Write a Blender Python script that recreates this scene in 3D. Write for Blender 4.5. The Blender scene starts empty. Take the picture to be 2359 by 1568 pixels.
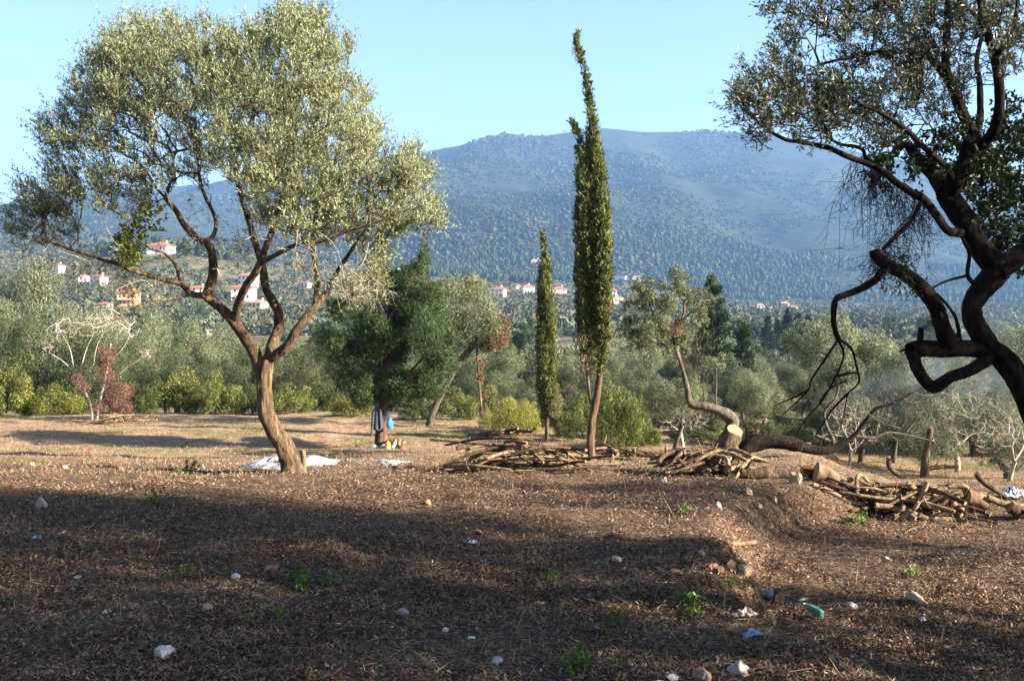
import bpy, math, random
import numpy as np
from mathutils import Vector, Matrix, Euler

S = bpy.context.scene
COL = S.collection
R = math.radians

# ------------------------------------------------------------------ camera, sky, sun, exposure
EYE = 3.3                     # eye height above the grove terrace (the viewer stands on the bank of the terrace above)
F = 1027.0                    # focal length in pixels of a 1024 px wide frame
PITCH = math.atan(40 / F)
cam_d = bpy.data.cameras.new('camera')
cam_d.sensor_width = 36.0
cam_d.lens = 36.0 * F / 1024
cam_d.clip_start = 0.1
cam_d.clip_end = 20000
cam = bpy.data.objects.new('camera', cam_d)
cam.location = (0, 0, EYE)
cam.rotation_euler = (math.pi / 2 - PITCH, 0, 0)
COL.objects.link(cam)
S.camera = cam

SUN_EL, SUN_AZ = 22.0, 107.0  # azimuth clockwise from the viewing direction (+Y)
w = bpy.data.worlds.new("World")
S.world = w
w.use_nodes = True
sk = w.node_tree.nodes.new('ShaderNodeTexSky')
sk.sky_type = 'NISHITA'
sk.sun_disc = False
sk.sun_elevation = R(SUN_EL)
sk.sun_rotation = R(SUN_AZ)
sk.altitude = 150
sk.air_density = 1.0
sk.dust_density = 1.0
sk.ozone_density = 1.8
bg = w.node_tree.nodes['Background']
bg.inputs[1].default_value = 0.055
w.node_tree.links.new(sk.outputs[0], bg.inputs[0])

sun_d = bpy.data.lights.new('sun', 'SUN')
sun_d.energy = 5.0
sun_d.angle = R(0.55)
sun_d.color = (1.0, 0.88, 0.71)
sun = bpy.data.objects.new('sun', sun_d)
az, el = R(SUN_AZ), R(SUN_EL)
to_sun = Vector((math.sin(az) * math.cos(el), math.cos(az) * math.cos(el), math.sin(el)))
sun.rotation_euler = to_sun.to_track_quat('Z', 'Y').to_euler()
sun.location = to_sun * 60
COL.objects.link(sun)

S.view_settings.view_transform = 'Standard'
S.view_settings.look = 'None'
S.view_settings.exposure = 2.5
S.view_settings.gamma = 1
S.view_settings.use_curve_mapping = False
S.cycles.max_bounces = 6
S.cycles.diffuse_bounces = 3
S.cycles.transmission_bounces = 4
S.cycles.volume_bounces = 0
S.cycles.sample_clamp_indirect = 6

rng = np.random.default_rng(7)
random.seed(7)

# ------------------------------------------------------------------ pixel -> world at a real distance
CP, SP = math.cos(PITCH), math.sin(PITCH)
def P(px, py, d):
    a, b = (px - 512) / F, (340 - py) / F
    dy = CP + b * SP
    dz = -SP + b * CP
    k = d / dy
    return np.array([a * k, d, EYE + dz * k])
def pxd(d):                   # metres per pixel at distance d
    return d / F
def D(x, y): return (x / 2.3027, y / 2.3027)                  # full view
def C1(x, y): return (x / 4.606, y / 4.606)                   # crop readers
def C2(x, y): return (512 + x / 4.606, y / 4.606)
def C3(x, y): return (x / 6.532, 200 + y / 6.532)
def C4(x, y): return (280 + x / 6.535, 240 + y / 6.535)
def C5(x, y): return (520 + x / 6.032, 240 + y / 6.032)
def C6(x, y): return (720 + x / 5.227, 240 + y / 5.227)
def CO(x, y): return (100 + x / 9.8, 224 + y / 9.8)
def R1(x, y): return (784 + x / 7, y / 7)
def R2(x, y): return (784 + x / 6.533, 192 + y / 6.533)
def CL(x, y): return (760 + x / 8.936, 420 + y / 8.936)
def CV(x, y): return (472 + x / 6.41, 240 + y / 6.41)
def CB(x, y): return (512 + x / 4.607, 440 + y / 4.607)       # lower right quarter
def CA(x, y): return (x / 4.607, 440 + y / 4.607)             # lower left quarter

# ------------------------------------------------------------------ noise
def _h(ix, iy, s):
    n = (ix.astype(np.int64) * 374761393 + iy.astype(np.int64) * 668265263 + s * 1442695041) & 0xFFFFFFFF
    n = ((n ^ (n >> 13)) * 1274126177) & 0xFFFFFFFF
    n = n ^ (n >> 16)
    return (n & 0xFFFFFF) / float(0xFFFFFF)
def vn(x, y, s=0):
    x = np.asarray(x, float); y = np.asarray(y, float)
    ix, iy = np.floor(x), np.floor(y)
    fx, fy = x - ix, y - iy
    fx = fx * fx * (3 - 2 * fx); fy = fy * fy * (3 - 2 * fy)
    a, b = _h(ix, iy, s), _h(ix + 1, iy, s)
    c, d = _h(ix, iy + 1, s), _h(ix + 1, iy + 1, s)
    return (a + (b - a) * fx) * (1 - fy) + (c + (d - c) * fx) * fy - 0.5
def fbm(x, y, o=4, s=0, g=0.5):
    t, a, f = 0, 1, 1
    for i in range(o):
        t = t + a * vn(np.asarray(x) * f, np.asarray(y) * f, s + i); a *= g; f *= 2.03
    return t
def sstep(a, b, x):
    t = np.clip((x - a) / (b - a), 0, 1)
    return t * t * (3 - 2 * t)
def norm(v):
    return v / np.maximum(np.linalg.norm(v, axis=-1, keepdims=True), 1e-9)

# ------------------------------------------------------------------ terrain heights (z of ground, eye at EYE)
NY = np.array([-60, 0, 2.5, 5.5, 8.2, 14, 20, 24, 28, 33, 40, 45, 52, 60])
NZ = np.array([-.8, -1.65, -1.78, -2.95, -3.28, -3.3, -3.33, -3.78, -4.27, -4.75, -5.0, -5.15, -5.7, -7.2])
BY = np.array([6, 10, 11, 13, 15.3, 17, 18.6, 22, 30, 60])
BX = np.array([3.4, 2.75, 2.75, 2.8, 2.9, 3.7, 5.2, 6.3, 8.0, 12])
def near_z(x, y):
    z = np.interp(y, NY, NZ)
    z = z + 0.5 * (np.interp(y + 0.8, NY, NZ) + np.interp(y - 0.8, NY, NZ) - 2 * z)
    bx = np.interp(y, BY, BX) + 0.35 * vn(y * 0.9, y * 0 + 3.1, 5) + .22 * vn(y * 2.9, x * 1.1, 6)
    wid = np.interp(y, [8, 11, 13, 15, 18, 24], [1.4, .5, .38, .8, 1.6, 3])
    dep = np.interp(y, [5, 9, 11, 17, 22, 32], [.05, .35, .7, .6, .6, .85])
    z = z - dep * sstep(0, 1, (x - bx) / wid)
    z = z - .4 * np.exp(-((x - bx - .25) / .42) ** 2 - ((y - 11.3) / .75) ** 2)
    # lip of earth on the bank edge and a shallow scoop beyond it
    z = z + 0.09 * np.exp(-((x - bx + .25) / .45) ** 2) * np.exp(-((y - 13.5) / 3.5) ** 2)
    z = z + 0.5 * sstep(5.5, 11, x) * np.exp(-((y - 9.5) / 3.0) ** 2)
    z = z + 0.12 * fbm(x * .35, y * .35, 3, 11) + 0.09 * fbm(x * 1.3, y * 1.7, 3, 21)
    z = z + 0.045 * np.exp(-((y - 12) / 10.) ** 2) * fbm(x * 5, y * 5, 3, 31)
    return z + EYE
TPX = np.array([-300, 60, 160, 250, 340, 480, 600, 760, 900, 1300.])
TD = np.array([120, 200, 300, 420, 550, 700, 850, 1000, 1300.])
TPY = np.array([
    [392, 392, 394, 394, 394, 394, 394, 396, 398, 398],
    [350, 350, 352, 353, 352, 350, 350, 354, 357, 357],
    [330, 330, 332, 334, 334, 336, 336, 338, 340, 340],
    [306, 308, 312, 318, 320, 323, 324, 327, 329, 329],
    [284, 288, 290, 294, 300, 308, 311, 318, 320, 320],
    [262, 266, 250, 264, 285, 296, 302, 312, 314, 314],
    [255, 258, 247, 257, 278, 287, 296, 308, 310, 310],
    [252, 256, 252, 258, 273, 281, 290, 305, 307, 307],
    [249, 252, 253, 255, 266, 272, 282, 300, 303, 303.]])
CPX = np.array([-300, 0, 40, 100, 200, 300, 370, 415, 478, 502, 520, 545, 570, 600, 700, 760, 820, 870, 950, 1024, 1300.])
CPY = np.array([235, 213, 200, 190, 186, 180, 165, 150, 141, 138.5, 141, 140, 135, 129, 129.5, 132.5, 142, 156, 172, 185, 210.])
def far_py(px, d):
    px = np.asarray(px, float); d = np.asarray(d, float)
    lx = np.clip(d, 120, 1300)
    rows = np.stack([np.interp(px, TPX, r) for r in TPY])          # 9 x N
    ld = np.interp(np.log(lx), np.log(TD), np.arange(9))
    i = np.clip(ld.astype(int), 0, 7); f = ld - i
    n = np.arange(len(px))
    return rows[i, n] * (1 - f) + rows[i + 1, n] * f
def crest_d(px):
    return np.interp(px, [-300, 250, 420, 520, 1300], [4300, 4200, 3100, 2900, 2900])
def far_z(x, y):
    px = 512 + F * x / y
    a = (300 - far_py(px, y)) / F * np.minimum(y, 1300)
    cd = crest_d(px)
    cz = (300 - np.interp(px, CPX, CPY)) / F * cd
    t = np.clip((y - 1300) / (cd - 1300), 0, None)
    tt = np.where(t < 1, t ** 1.12, 1 - (t - 1) * 1.2)
    z = a + (cz - a) * np.clip(tt, -0.2, 1)
    m = sstep(0.03, .3, t) * (1 - .75 * sstep(.8, 1, t))
    z = z + m * (90 * fbm(x / 420, y / 620, 4, 41) + 26 * (0.5 - np.abs(fbm(x / 240 + y / 900, y / 900, 3, 47))))
    # the hollow left of the spur that runs down from the crest
    sx = -120 - (2750 - y) * .22
    z = z - 120 * np.exp(-(((x - sx + 270) / 230) ** 2)) * np.exp(-((y - 2450) / 420) ** 2)
    z = z + 55 * np.exp(-(((x - sx - 40) / 150) ** 2)) * np.exp(-((y - 2350) / 420) ** 2)
    z = z + sstep(250, 700, y) * 3.0 * fbm(x / 90, y / 90, 3, 51)
    return z + EYE
def H(x, y):
    x = np.atleast_1d(np.asarray(x, float)); y = np.atleast_1d(np.asarray(y, float))
    x, y = np.broadcast_arrays(x, y)
    n = near_z(x, np.minimum(y, 60))
    f = far_z(x, np.maximum(y, 120))
    t = np.clip((y - 56) / 64, 0, 1)
    return np.where(y < 56, n, n * (1 - t) + f * t)
def g(x, y): return float(H(x, y)[0])
def hit(px, py, d0=6, d1=4000):
    ds = np.geomspace(d0, d1, 900)
    p = np.array([P(px, py, d) for d in ds])
    under = p[:, 2] < H(p[:, 0], p[:, 1])
    i = int(np.argmax(under)) if under.any() else len(ds) - 1
    q = p[i].copy(); q[2] = g(q[0], q[1])
    return q

# ------------------------------------------------------------------ mesh collector
class MB:
    def __init__(s):
        s.v = []; s.f = []; s.n = 0; s.m = []; s.sm = []
    def add(s, v, f, mat=0, smooth=True):
        v = np.asarray(v, float).reshape(-1, 3); f = np.asarray(f, np.int64)
        s.v.append(v); s.f.append(f + s.n); s.n += len(v)
        s.m.append(np.full(len(f), mat)); s.sm.append(np.full(len(f), smooth))
    def mesh(s, name, mats):
        me = bpy.data.meshes.new(name)
        V = np.concatenate(s.v)
        me.vertices.add(len(V)); me.vertices.foreach_set('co', V.astype(np.float32).ravel())
        tot = np.concatenate([np.full(len(f), f.shape[1]) for f in s.f])
        L = np.concatenate([f.ravel() for f in s.f])
        me.loops.add(len(L)); me.loops.foreach_set('vertex_index', L.astype(np.int32))
        me.polygons.add(len(tot))
        st = np.concatenate([[0], np.cumsum(tot)[:-1]])
        me.polygons.foreach_set('loop_start', st.astype(np.int32))
        me.polygons.foreach_set('loop_total', tot.astype(np.int32))
        me.polygons.foreach_set('material_index', np.concatenate(s.m).astype(np.int32))
        me.polygons.foreach_set('use_smooth', np.concatenate(s.sm).astype(bool))
        for m in (mats if isinstance(mats, (list, tuple)) else [mats]): me.materials.append(m)
        me.update(calc_edges=True)
        return me
    def build(s, name, mats, parent=None, loc=None):
        o = bpy.data.objects.new(name, s.mesh(name, mats))
        COL.objects.link(o)
        if loc is not None: o.location = loc
        if parent is not None: o.parent = parent
        return o
def link(name, me, parent=None, loc=(0, 0, 0), rot=(0, 0, 0), sc=(1, 1, 1)):
    o = bpy.data.objects.new(name, me); COL.objects.link(o)
    o.location = loc; o.rotation_euler = rot; o.scale = sc
    if parent is not None: o.parent = parent
    return o
def tag(o, label=None, cat=None, group=None, kind=None):
    if label: o['label'] = label
    if cat: o['category'] = cat
    if group: o['group'] = group
    if kind: o['kind'] = kind
    return o
def thing(name, label, cat, loc=(0, 0, 0), group=None, rz=0, sc=(1, 1, 1)):
    o = bpy.data.objects.new(name, None); COL.objects.link(o)
    o.empty_display_size = .2
    o.location = loc; o.rotation_euler = (0, 0, rz); o.scale = sc
    return tag(o, label, cat, group)

# ------------------------------------------------------------------ shapes
def smooth_path(pts, rad, n=3):
    pts = np.asarray(pts, float); rad = np.asarray(rad, float)
    k = len(pts)
    if k < 3: n = max(2, n)
    t = np.arange(k); T = np.linspace(0, k - 1, (k - 1) * n + 1)
    i = np.clip(T.astype(int), 0, k - 2); u = (T - i)[:, None]
    p0 = pts[np.maximum(i - 1, 0)]; p1 = pts[i]; p2 = pts[i + 1]; p3 = pts[np.minimum(i + 2, k - 1)]
    q = .5 * ((2 * p1) + (-p0 + p2) * u + (2 * p0 - 5 * p1 + 4 * p2 - p3) * u ** 2 + (-p0 + 3 * p1 - 3 * p2 + p3) * u ** 3)
    return q, np.interp(T, t, rad)
def tube(mb, pts, rad, sides=6, lump=0.0, mat=0, cap=None, seed=0, flute=0.0, ridge=0.0):
    pts = np.asarray(pts, float); rad = np.asarray(rad, float)
    k = len(pts)
    tg = norm(np.gradient(pts, axis=0))
    ref = np.array([0.31, 0.17, 1.0]) if abs(tg[:, 2]).mean() < .8 else np.array([1.0, .2, .1])
    a = norm(np.cross(tg, ref)); b = np.cross(tg, a)
    th = np.linspace(0, 2 * np.pi, sides, endpoint=False)
    rr = rad[:, None] * np.ones((1, sides))
    if lump:
        s = np.concatenate([[0], np.cumsum(np.linalg.norm(np.diff(pts, axis=0), axis=1))])
        sc = 1.0 / max(rad.mean() * 1.6, 1e-3)
        nz = fbm(np.cos(th)[None] * 1.3 + s[:, None] * sc * .5 + seed * 7.3, np.sin(th)[None] * 1.3 + s[:, None] * sc * .35, 3, 61)
        rr = rr * (1 + lump * 2 * (nz - nz.mean() - .5 * (nz.mean(1, keepdims=True) - nz.mean())))
    if ridge:
        s = np.concatenate([[0], np.cumsum(np.linalg.norm(np.diff(pts, axis=0), axis=1))])
        rr = rr * (1 + ridge * (.35 - np.abs(fbm(th[None] * 2.2 + s[:, None] * .8, s[:, None] * 5 + np.cos(th)[None] + seed, 3, 67)) * 1.6)
                   + ridge * 1.5 * np.clip(vn(s[:, None] * 4 + seed, np.sin(th)[None] * 1.5 + seed, 3) - .22, 0, 1))
    if flute:
        rr = rr * (1 + flute * np.sin(th * 3 + .8)[None] + flute * .6 * np.sin(th * 5 + 2 + np.arange(k)[:, None] * .25))
    V = pts[:, None] + rr[..., None] * (np.cos(th)[None, :, None] * a[:, None] + np.sin(th)[None, :, None] * b[:, None])
    i = np.arange(k - 1)[:, None] * sides; j = np.arange(sides)[None]
    j2 = (j + 1) % sides
    q = np.stack([i + j, i + j2, i + sides + j2, i + sides + j], -1).reshape(-1, 4)
    base = mb.n
    mb.add(V.reshape(-1, 3), q, mat)
    if cap is not None:
        for e, (c, o) in enumerate(((pts[0], 0), (pts[-1], (k - 1) * sides))):
            ring = V.reshape(-1, 3)[o:o + sides]
            vv = np.vstack([ring, c])
            t = np.array([[x, (x + 1) % sides, sides] for x in range(sides)])
            if e == 0: t = t[:, ::-1]
            mb.add(vv, t, cap, False)
def leaves(mb, pos, dr, L, W, mat=0, fold=.15, rg=rng, face=None, loose=.6):
    """leaf shaped faces; face: the way the clump's surface looks, which its leaves roughly follow"""
    n = len(pos)
    dr = norm(dr)
    nz = rg.normal(size=(n, 3))
    if face is not None:
        nz = norm(face) + loose * nz
        dr = norm(dr - .75 * (dr * norm(nz)).sum(1, keepdims=True) * norm(nz))
    sd = norm(np.cross(dr, nz))
    nm = np.cross(dr, sd)
    L = (np.ones(n) * L)[:, None]; W = (np.ones(n) * W)[:, None]
    a = pos; c = pos + dr * L
    m = pos + dr * L * .48 + nm * W * fold
    V = np.stack([a, m + sd * W * .5, c, m - sd * W * .5], 1).reshape(-1, 3)
    i = np.arange(n)[:, None] * 4
    mb.add(V, np.concatenate([i + [0, 1, 2], i + [0, 2, 3]]), mat, False)
def rand_unit(n, rg=rng): return norm(rg.normal(size=(n, 3)))
def lobe_points(lobes, n, rg=rng, shell=.45):
    lb = np.asarray(lobes, float)                          # cx cy cz rx ry rz [weight]
    wt = (lb[:, 3] * lb[:, 4] * lb[:, 5]) ** (2 / 3) * (lb[:, 6] if lb.shape[1] > 6 else 1)
    i = rg.choice(len(lb), n, p=wt / wt.sum())
    u = rand_unit(n, rg)
    r = rg.random(n) ** (1 / 3); r = r * (1 - shell) + shell * rg.random(n) ** .15
    return lb[i, :3] + u * lb[i, 3:6] * r[:, None], u, i
def rock(mb, c, s, seed=0, mat=0, sub=2, rough=.35, rot=0):
    import bmesh
    bm = bmesh.new(); bmesh.ops.create_icosphere(bm, subdivisions=sub, radius=1)
    V = np.array([v.co[:] for v in bm.verts]); Fc = np.array([[v.index for v in f.verts] for f in bm.faces]); bm.free()
    nrm = V.copy()
    rr = np.random.default_rng(seed)
    for k in range(7):                                     # flat cleaved faces
        d = norm(rr.normal(size=3)); lim = .55 + .3 * rr.random()
        o = np.clip(V @ d - lim, 0, None); V = V - o[:, None] * d
    V = V * (1 + rough * fbm(nrm[:, 0] * 2.3 + seed, nrm[:, 1] * 2.3 + nrm[:, 2] * 1.7, 3, seed))[:, None]
    ca, sa = math.cos(rot), math.sin(rot)
    V = V * np.asarray(s); V = np.stack([V[:, 0] * ca - V[:, 1] * sa, V[:, 0] * sa + V[:, 1] * ca, V[:, 2]], 1)
    mb.add(V + np.asarray(c), Fc, mat, False)
def box(mb, lo, hi, mat=0):
    x0, y0, z0 = lo; x1, y1, z1 = hi
    V = [(x0, y0, z0), (x1, y0, z0), (x1, y1, z0), (x0, y1, z0), (x0, y0, z1), (x1, y0, z1), (x1, y1, z1), (x0, y1, z1)]
    mb.add(V, [(0, 3, 2, 1), (4, 5, 6, 7), (0, 1, 5, 4), (1, 2, 6, 5), (2, 3, 7, 6), (3, 0, 4, 7)], mat, False)

# branching: attach target points to the nearest node of a growing skeleton
class Tree:
    def __init__(s): s.p = []; s.par = []; s.fix = []
    def limb(s, pts, start=None):
        """adds a traced limb as nodes; start: index of node it leaves from (None = root, 'near' = nearest)"""
        pr = -1 if start is None else start
        if start == 'near': pr = int(np.argmin(((np.array(s.p) - pts[0]) ** 2).sum(1)))
        for q in pts:
            s.p.append(np.asarray(q)); s.par.append(pr); s.fix.append(True); pr = len(s.p) - 1
    def grow(s, tg, step=.22, wob=.06, rg=rng, sag=0.0, inert=.25):
        N = len(s.p); cap = N + len(tg) * 14
        A = np.zeros((cap, 3)); A[:N] = np.array(s.p)
        plen = np.zeros(cap)
        for i in range(N):
            if s.par[i] >= 0: plen[i] = plen[s.par[i]] + np.linalg.norm(A[i] - A[s.par[i]])
        plen[:N] *= .25
        par = list(s.par)
        d0 = np.array([((A[:N] - t) ** 2).sum(1).min() for t in tg])
        tips = []
        for t in tg[np.argsort(d0)]:
            dd = np.sqrt(((A[:N] - t) ** 2).sum(1))
            j = int(np.argmin(dd + inert * plen[:N]))
            k = int(min(12, max(1, round(dd[j] / step))))
            v = t - A[j]; prev = j; ln = dd[j]
            bow = rg.normal(size=3) * wob * ln
            for q in range(1, k + 1):
                f = q / k
                pt = A[j] + v * f + bow * math.sin(math.pi * f) + np.array([0, 0, -sag * ln * math.sin(math.pi * f)])
                if N >= cap: break
                A[N] = pt; par.append(prev); plen[N] = plen[prev] + ln / k; prev = N; N += 1
            tips.append(prev)
        s.A = A[:N]; s.par2 = np.array(par); s.nfix = len(s.p); s.tips = tips
        return s
    def twigs(s, mb, r0=.005, ex=2.4, mat=0, rmax=.06, sides=4):
        N = len(s.A); ch = [[] for _ in range(N)]
        for i, p in enumerate(s.par2):
            if p >= 0: ch[p].append(i)
        cnt = np.zeros(N); 
        for i in range(N - 1, -1, -1):
            if not ch[i]: cnt[i] += 1
            if s.par2[i] >= 0: cnt[s.par2[i]] += cnt[i]
        rad = np.minimum(r0 * cnt ** (1 / ex), rmax)
        s.rad = rad
        done = np.zeros(N, bool)
        order = np.argsort(-cnt[s.nfix:]) + s.nfix
        for i in order:
            if done[i]: continue
            path = [s.par2[i], i]; done[i] = True; c = i
            while True:
                nx = [q for q in ch[c] if not done[q]]
                if not nx: break
                c = max(nx, key=lambda q: cnt[q]); done[c] = True; path.append(c)
            pr = rad[path].copy(); pr[0] = min(pr[0], pr[1] * 1.15); pr[-1] *= .6
            tube(mb, s.A[path], pr, sides if pr[1] > .012 else 3, mat=mat)
def shoots(mb_leaf, mb_twig, A, dirs, n, length, nl, L, W, up=.2, spread=.8, mat=0, rg=rng, droop=0.0, facing=False):
    """leafy shoots at the points A: each a thin twig with leaves along it"""
    k = len(A)
    base = np.repeat(A, n, 0); d = norm(np.repeat(dirs, n, 0) + spread * rg.normal(size=(k * n, 3)) + np.array([0, 0, up]))
    ln = length * rg.uniform(.5, 1.2, k * n)
    if mb_twig is not None:
        e = base + d * ln[:, None]
        sd = norm(np.cross(d, rg.normal(size=d.shape))) * .003
        V = np.stack([base + sd, base - sd, e], 1).reshape(-1, 3)
        mb_twig.add(V, np.arange(len(V)).reshape(-1, 3), 0, False)
    t = rg.uniform(.1, 1.0, (k * n, nl))
    pos = base[:, None] + d[:, None] * (ln[:, None] * t)[..., None]
    ld = norm(d[:, None] * .75 + rg.normal(size=(k * n, nl, 3)) * (.62 if not facing else .45) + np.array([0, 0, -droop + (.55 if facing else 0)]))
    m = k * n * nl
    leaves(mb_leaf, pos.reshape(-1, 3), ld.reshape(-1, 3), L * rg.uniform(.65, 1.25, m), W * rg.uniform(.7, 1.2, m), mat, rg=rg, face=None if not facing else np.repeat(np.repeat(dirs, n, 0), nl, 0), loose=1.0)

# ------------------------------------------------------------------ materials
def lin(c):
    return tuple((x / 12.92 if x <= .04045 else ((x + .055) / 1.055) ** 2.4) for x in c)
class NT:
    def __init__(s, name):
        s.m = bpy.data.materials.new(name); s.m.use_nodes = True; s.t = s.m.node_tree
        s.b = s.t.nodes['Principled BSDF']; s.out = s.t.nodes['Material Output']
    def n(s, ty, **kw):
        x = s.t.nodes.new('ShaderNode' + ty)
        for k, v in kw.items():
            if k in x.inputs: x.inputs[k].default_value = v
            else: setattr(x, k, v)
        return x
    def l(s, a, b): s.t.links.new(a, b)
    def ramp(s, fac, stops, interp='LINEAR'):
        r = s.n('ValToRGB'); r.color_ramp.interpolation = interp
        e = r.color_ramp.elements
        while len(e) < len(stops): e.new(.5)
        for q, (p, c) in zip(e, stops): q.position = p; q.color = (*c, 1)
        s.l(fac, r.inputs[0]); return r.outputs[0]
    def mix(s, f, a, b, bt='MIX'):
        x = s.n('MixRGB', blend_type=bt)
        for i, v in ((0, f), (1, a), (2, b)):
            if hasattr(v, 'node'): s.l(v, x.inputs[i])
            else: x.inputs[i].default_value = v if i == 0 else (*v, 1)
        return x.outputs[0]
    def coord(s, scale=1, kind='Object'):
        tc = s.n('TexCoord'); mp = s.n('Mapping'); s.l(tc.outputs[kind], mp.inputs[0])
        mp.inputs['Scale'].default_value = (scale,) * 3 if not isinstance(scale, tuple) else scale
        return mp.outputs[0]
    def noise(s, vec, scale, detail=5, rough=.6):
        x = s.n('TexNoise'); x.inputs['Scale'].default_value = scale; x.inputs['Detail'].default_value = detail; x.inputs['Roughness'].default_value = rough
        s.l(vec, x.inputs['Vector']); return x.outputs[0]
    def bump(s, h, strength=.5, dist=.02):
        x = s.n('Bump'); x.inputs['Strength'].default_value = strength; x.inputs['Distance'].default_value = dist
        s.l(h, x.inputs['Height']); s.l(x.outputs[0], s.b.inputs['Normal'])
def leaf_mat(name, stops, trans=.3, rough=.5, spec=.3, clump=.35, cs=1.2):
    k = NT(name)
    gi = k.n('NewGeometry')
    c = k.ramp(gi.outputs['Random Per Island'], stops)
    oi = k.n('ObjectInfo')
    c = k.mix(1.0, c, oi.outputs['Color'], 'MULTIPLY')
    nz = k.noise(k.coord(1), cs, 3)
    v = k.ramp(nz, [(.3, (1 - clump,) * 3), (.7, (1 + clump * .5,) * 3)])
    c = k.mix(1.0, c, v, 'MULTIPLY')
    k.l(c, k.b.inputs['Base Color'])
    k.b.inputs['Roughness'].default_value = rough
    k.b.inputs['Specular IOR Level'].default_value = spec
    tr = k.n('BsdfTranslucent'); k.l(c, tr.inputs[0])
    mx = k.n('MixShader'); mx.inputs[0].default_value = trans
    k.l(k.b.outputs[0], mx.inputs[1]); k.l(tr.outputs[0], mx.inputs[2]); k.l(mx.outputs[0], k.out.inputs[0])
    return k.m
def bark_mat(name, a, b, c, scale=9, stretch=.22, bump=.7, dist=.03):
    k = NT(name)
    v = k.coord((1, 1, stretch))
    n1 = k.noise(v, scale, 8, .7); n2 = k.noise(k.coord(1), scale * .22, 3)
    col = k.ramp(n1, [(.32, a), (.5, b), (.68, c)])
    col = k.mix(1.0, col, k.ramp(n2, [(.3, (.6, .6, .6)), (.7, (1.25, 1.2, 1.1))]), 'MULTIPLY')
    k.l(col, k.b.inputs['Base Color']); k.b.inputs['Roughness'].default_value = .95
    k.b.inputs['Specular IOR Level'].default_value = .15
    k.bump(n1, bump, dist)
    return k.m
def plain(name, col, rough=.8, var=.15, scale=8, bump=0, spec=.3, **kw):
    k = NT(name)
    nz = k.noise(k.coord(1), scale, 5)
    c = k.mix(1.0, col, k.ramp(nz, [(.3, (1 - var * 1.6,) * 3), (.7, (1 + var,) * 3)]), 'MULTIPLY')
    k.l(c, k.b.inputs['Base Color']); k.b.inputs['Roughness'].default_value = rough
    k.b.inputs['Specular IOR Level'].default_value = spec
    for a, v in kw.items(): k.b.inputs[a.replace('_', ' ')].default_value = v
    if bump: k.bump(nz, bump, .02)
    return k.m

M = {}
M['olive'] = leaf_mat('olive leaf', [(0, (.07, .092, .035)), (.35, (.155, .182, .078)), (.75, (.25, .272, .14)), (1, (.37, .38, .26))], .2, .5, .3, .4, .8)
M['olive_near'] = leaf_mat('shaded olive leaf', [(0, (.024, .036, .013)), (.45, (.049, .059, .024)), (.8, (.077, .080, .041)), (1, (.121, .121, .080))], .25, .4, .4)  # olive leaf with the shade of the neighbouring trees put into its colour
M['olive_mid'] = leaf_mat('distant olive leaf', [(0, (.060, .077, .033)), (.5, (.112, .133, .062)), (1, (.191, .206, .117))], .25, .55, .3, .4, .9)
M['ivy'] = leaf_mat('dark evergreen leaf', [(0, (.007, .017, .003)), (.6, (.017, .033, .007)), (1, (.055, .072, .017))], .3, .4, .4)
M['ivyyellow'] = leaf_mat('yellowing climber leaf', [(0, (.08, .12, .02)), (.6, (.2, .22, .03)), (1, (.34, .3, .05))], .35, .4, .4)
M['cypress'] = leaf_mat('cypress spray', [(0, (.030, .047, .012)), (.5, (.085, .106, .024)), (1, (.204, .204, .060))], .15, .65, .2, .5, 2.2)
M['cypressbrown'] = leaf_mat('dry cypress spray', [(0, (.10, .09, .04)), (.6, (.2, .17, .08)), (1, (.3, .24, .13))], .2, .7, .2)
M['conifer'] = leaf_mat('conifer spray', [(0, (.011, .028, .008)), (.55, (.026, .053, .014)), (1, (.090, .117, .029))], .2, .6, .25, .45, 1.5)
M['shrub'] = leaf_mat('shrub leaf', [(0, (.039, .059, .012)), (.5, (.099, .121, .022)), (1, (.223, .223, .049))], .3, .5, .3, .45, 1.4)
M['heath'] = leaf_mat('heath shrub leaf', [(0, (.096, .115, .024)), (.5, (.192, .192, .048)), (1, (.327, .288, .087))], .3, .6, .2, .35, 1.6)
M['vine'] = leaf_mat('dry red vine leaf', [(0, (.068, .038, .030)), (.5, (.128, .068, .049)), (1, (.225, .150, .105))], .2, .8, .1)
M['rust'] = leaf_mat('rust coloured leaf', [(0, (.08, .045, .025)), (.5, (.14, .085, .05)), (1, (.21, .16, .09))], .25, .8, .1)
M['weed'] = leaf_mat('weed leaf', [(0, (.06, .12, .015)), (.5, (.12, .2, .03)), (1, (.22, .3, .06))], .35, .5, .3)
M['litter'] = leaf_mat('leaf litter', [(0, (.035, .019, .013)), (.3, (.10, .055, .036)), (.6, (.2, .118, .077)), (.85, (.31, .195, .135)), (.97, (.4, .28, .205)), (1, (.1, .14, .04))], .15, .7, .2, .55, .35)
M['straw'] = leaf_mat('dry straw', [(0, (.116, .079, .043)), (.5, (.231, .173, .101)), (1, (.376, .303, .196))], .2, .8, .2)
M['drygrass'] = leaf_mat('dry grass blade', [(0, (.146, .100, .055)), (.5, (.255, .186, .109)), (.85, (.346, .264, .164)), (1, (.137, .164, .055))], .25, .8, .2, .2, .4)
M['bark'] = bark_mat('olive bark', (.02, .013, .009), (.085, .058, .036), (.21, .15, .10), 16, .16, 1.0, .05)
M['bark_shade'] = bark_mat('shade darkened olive bark', (.003, .003, .002), (.012, .008, .007), (.033, .024, .019), 15, .2, 1.0, .04)  # olive bark darkened so its colour carries the near tree's shade
M['bark_grey'] = bark_mat('grey bark', (.030, .025, .020), (.078, .066, .054), (.156, .135, .114), 14)
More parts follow.
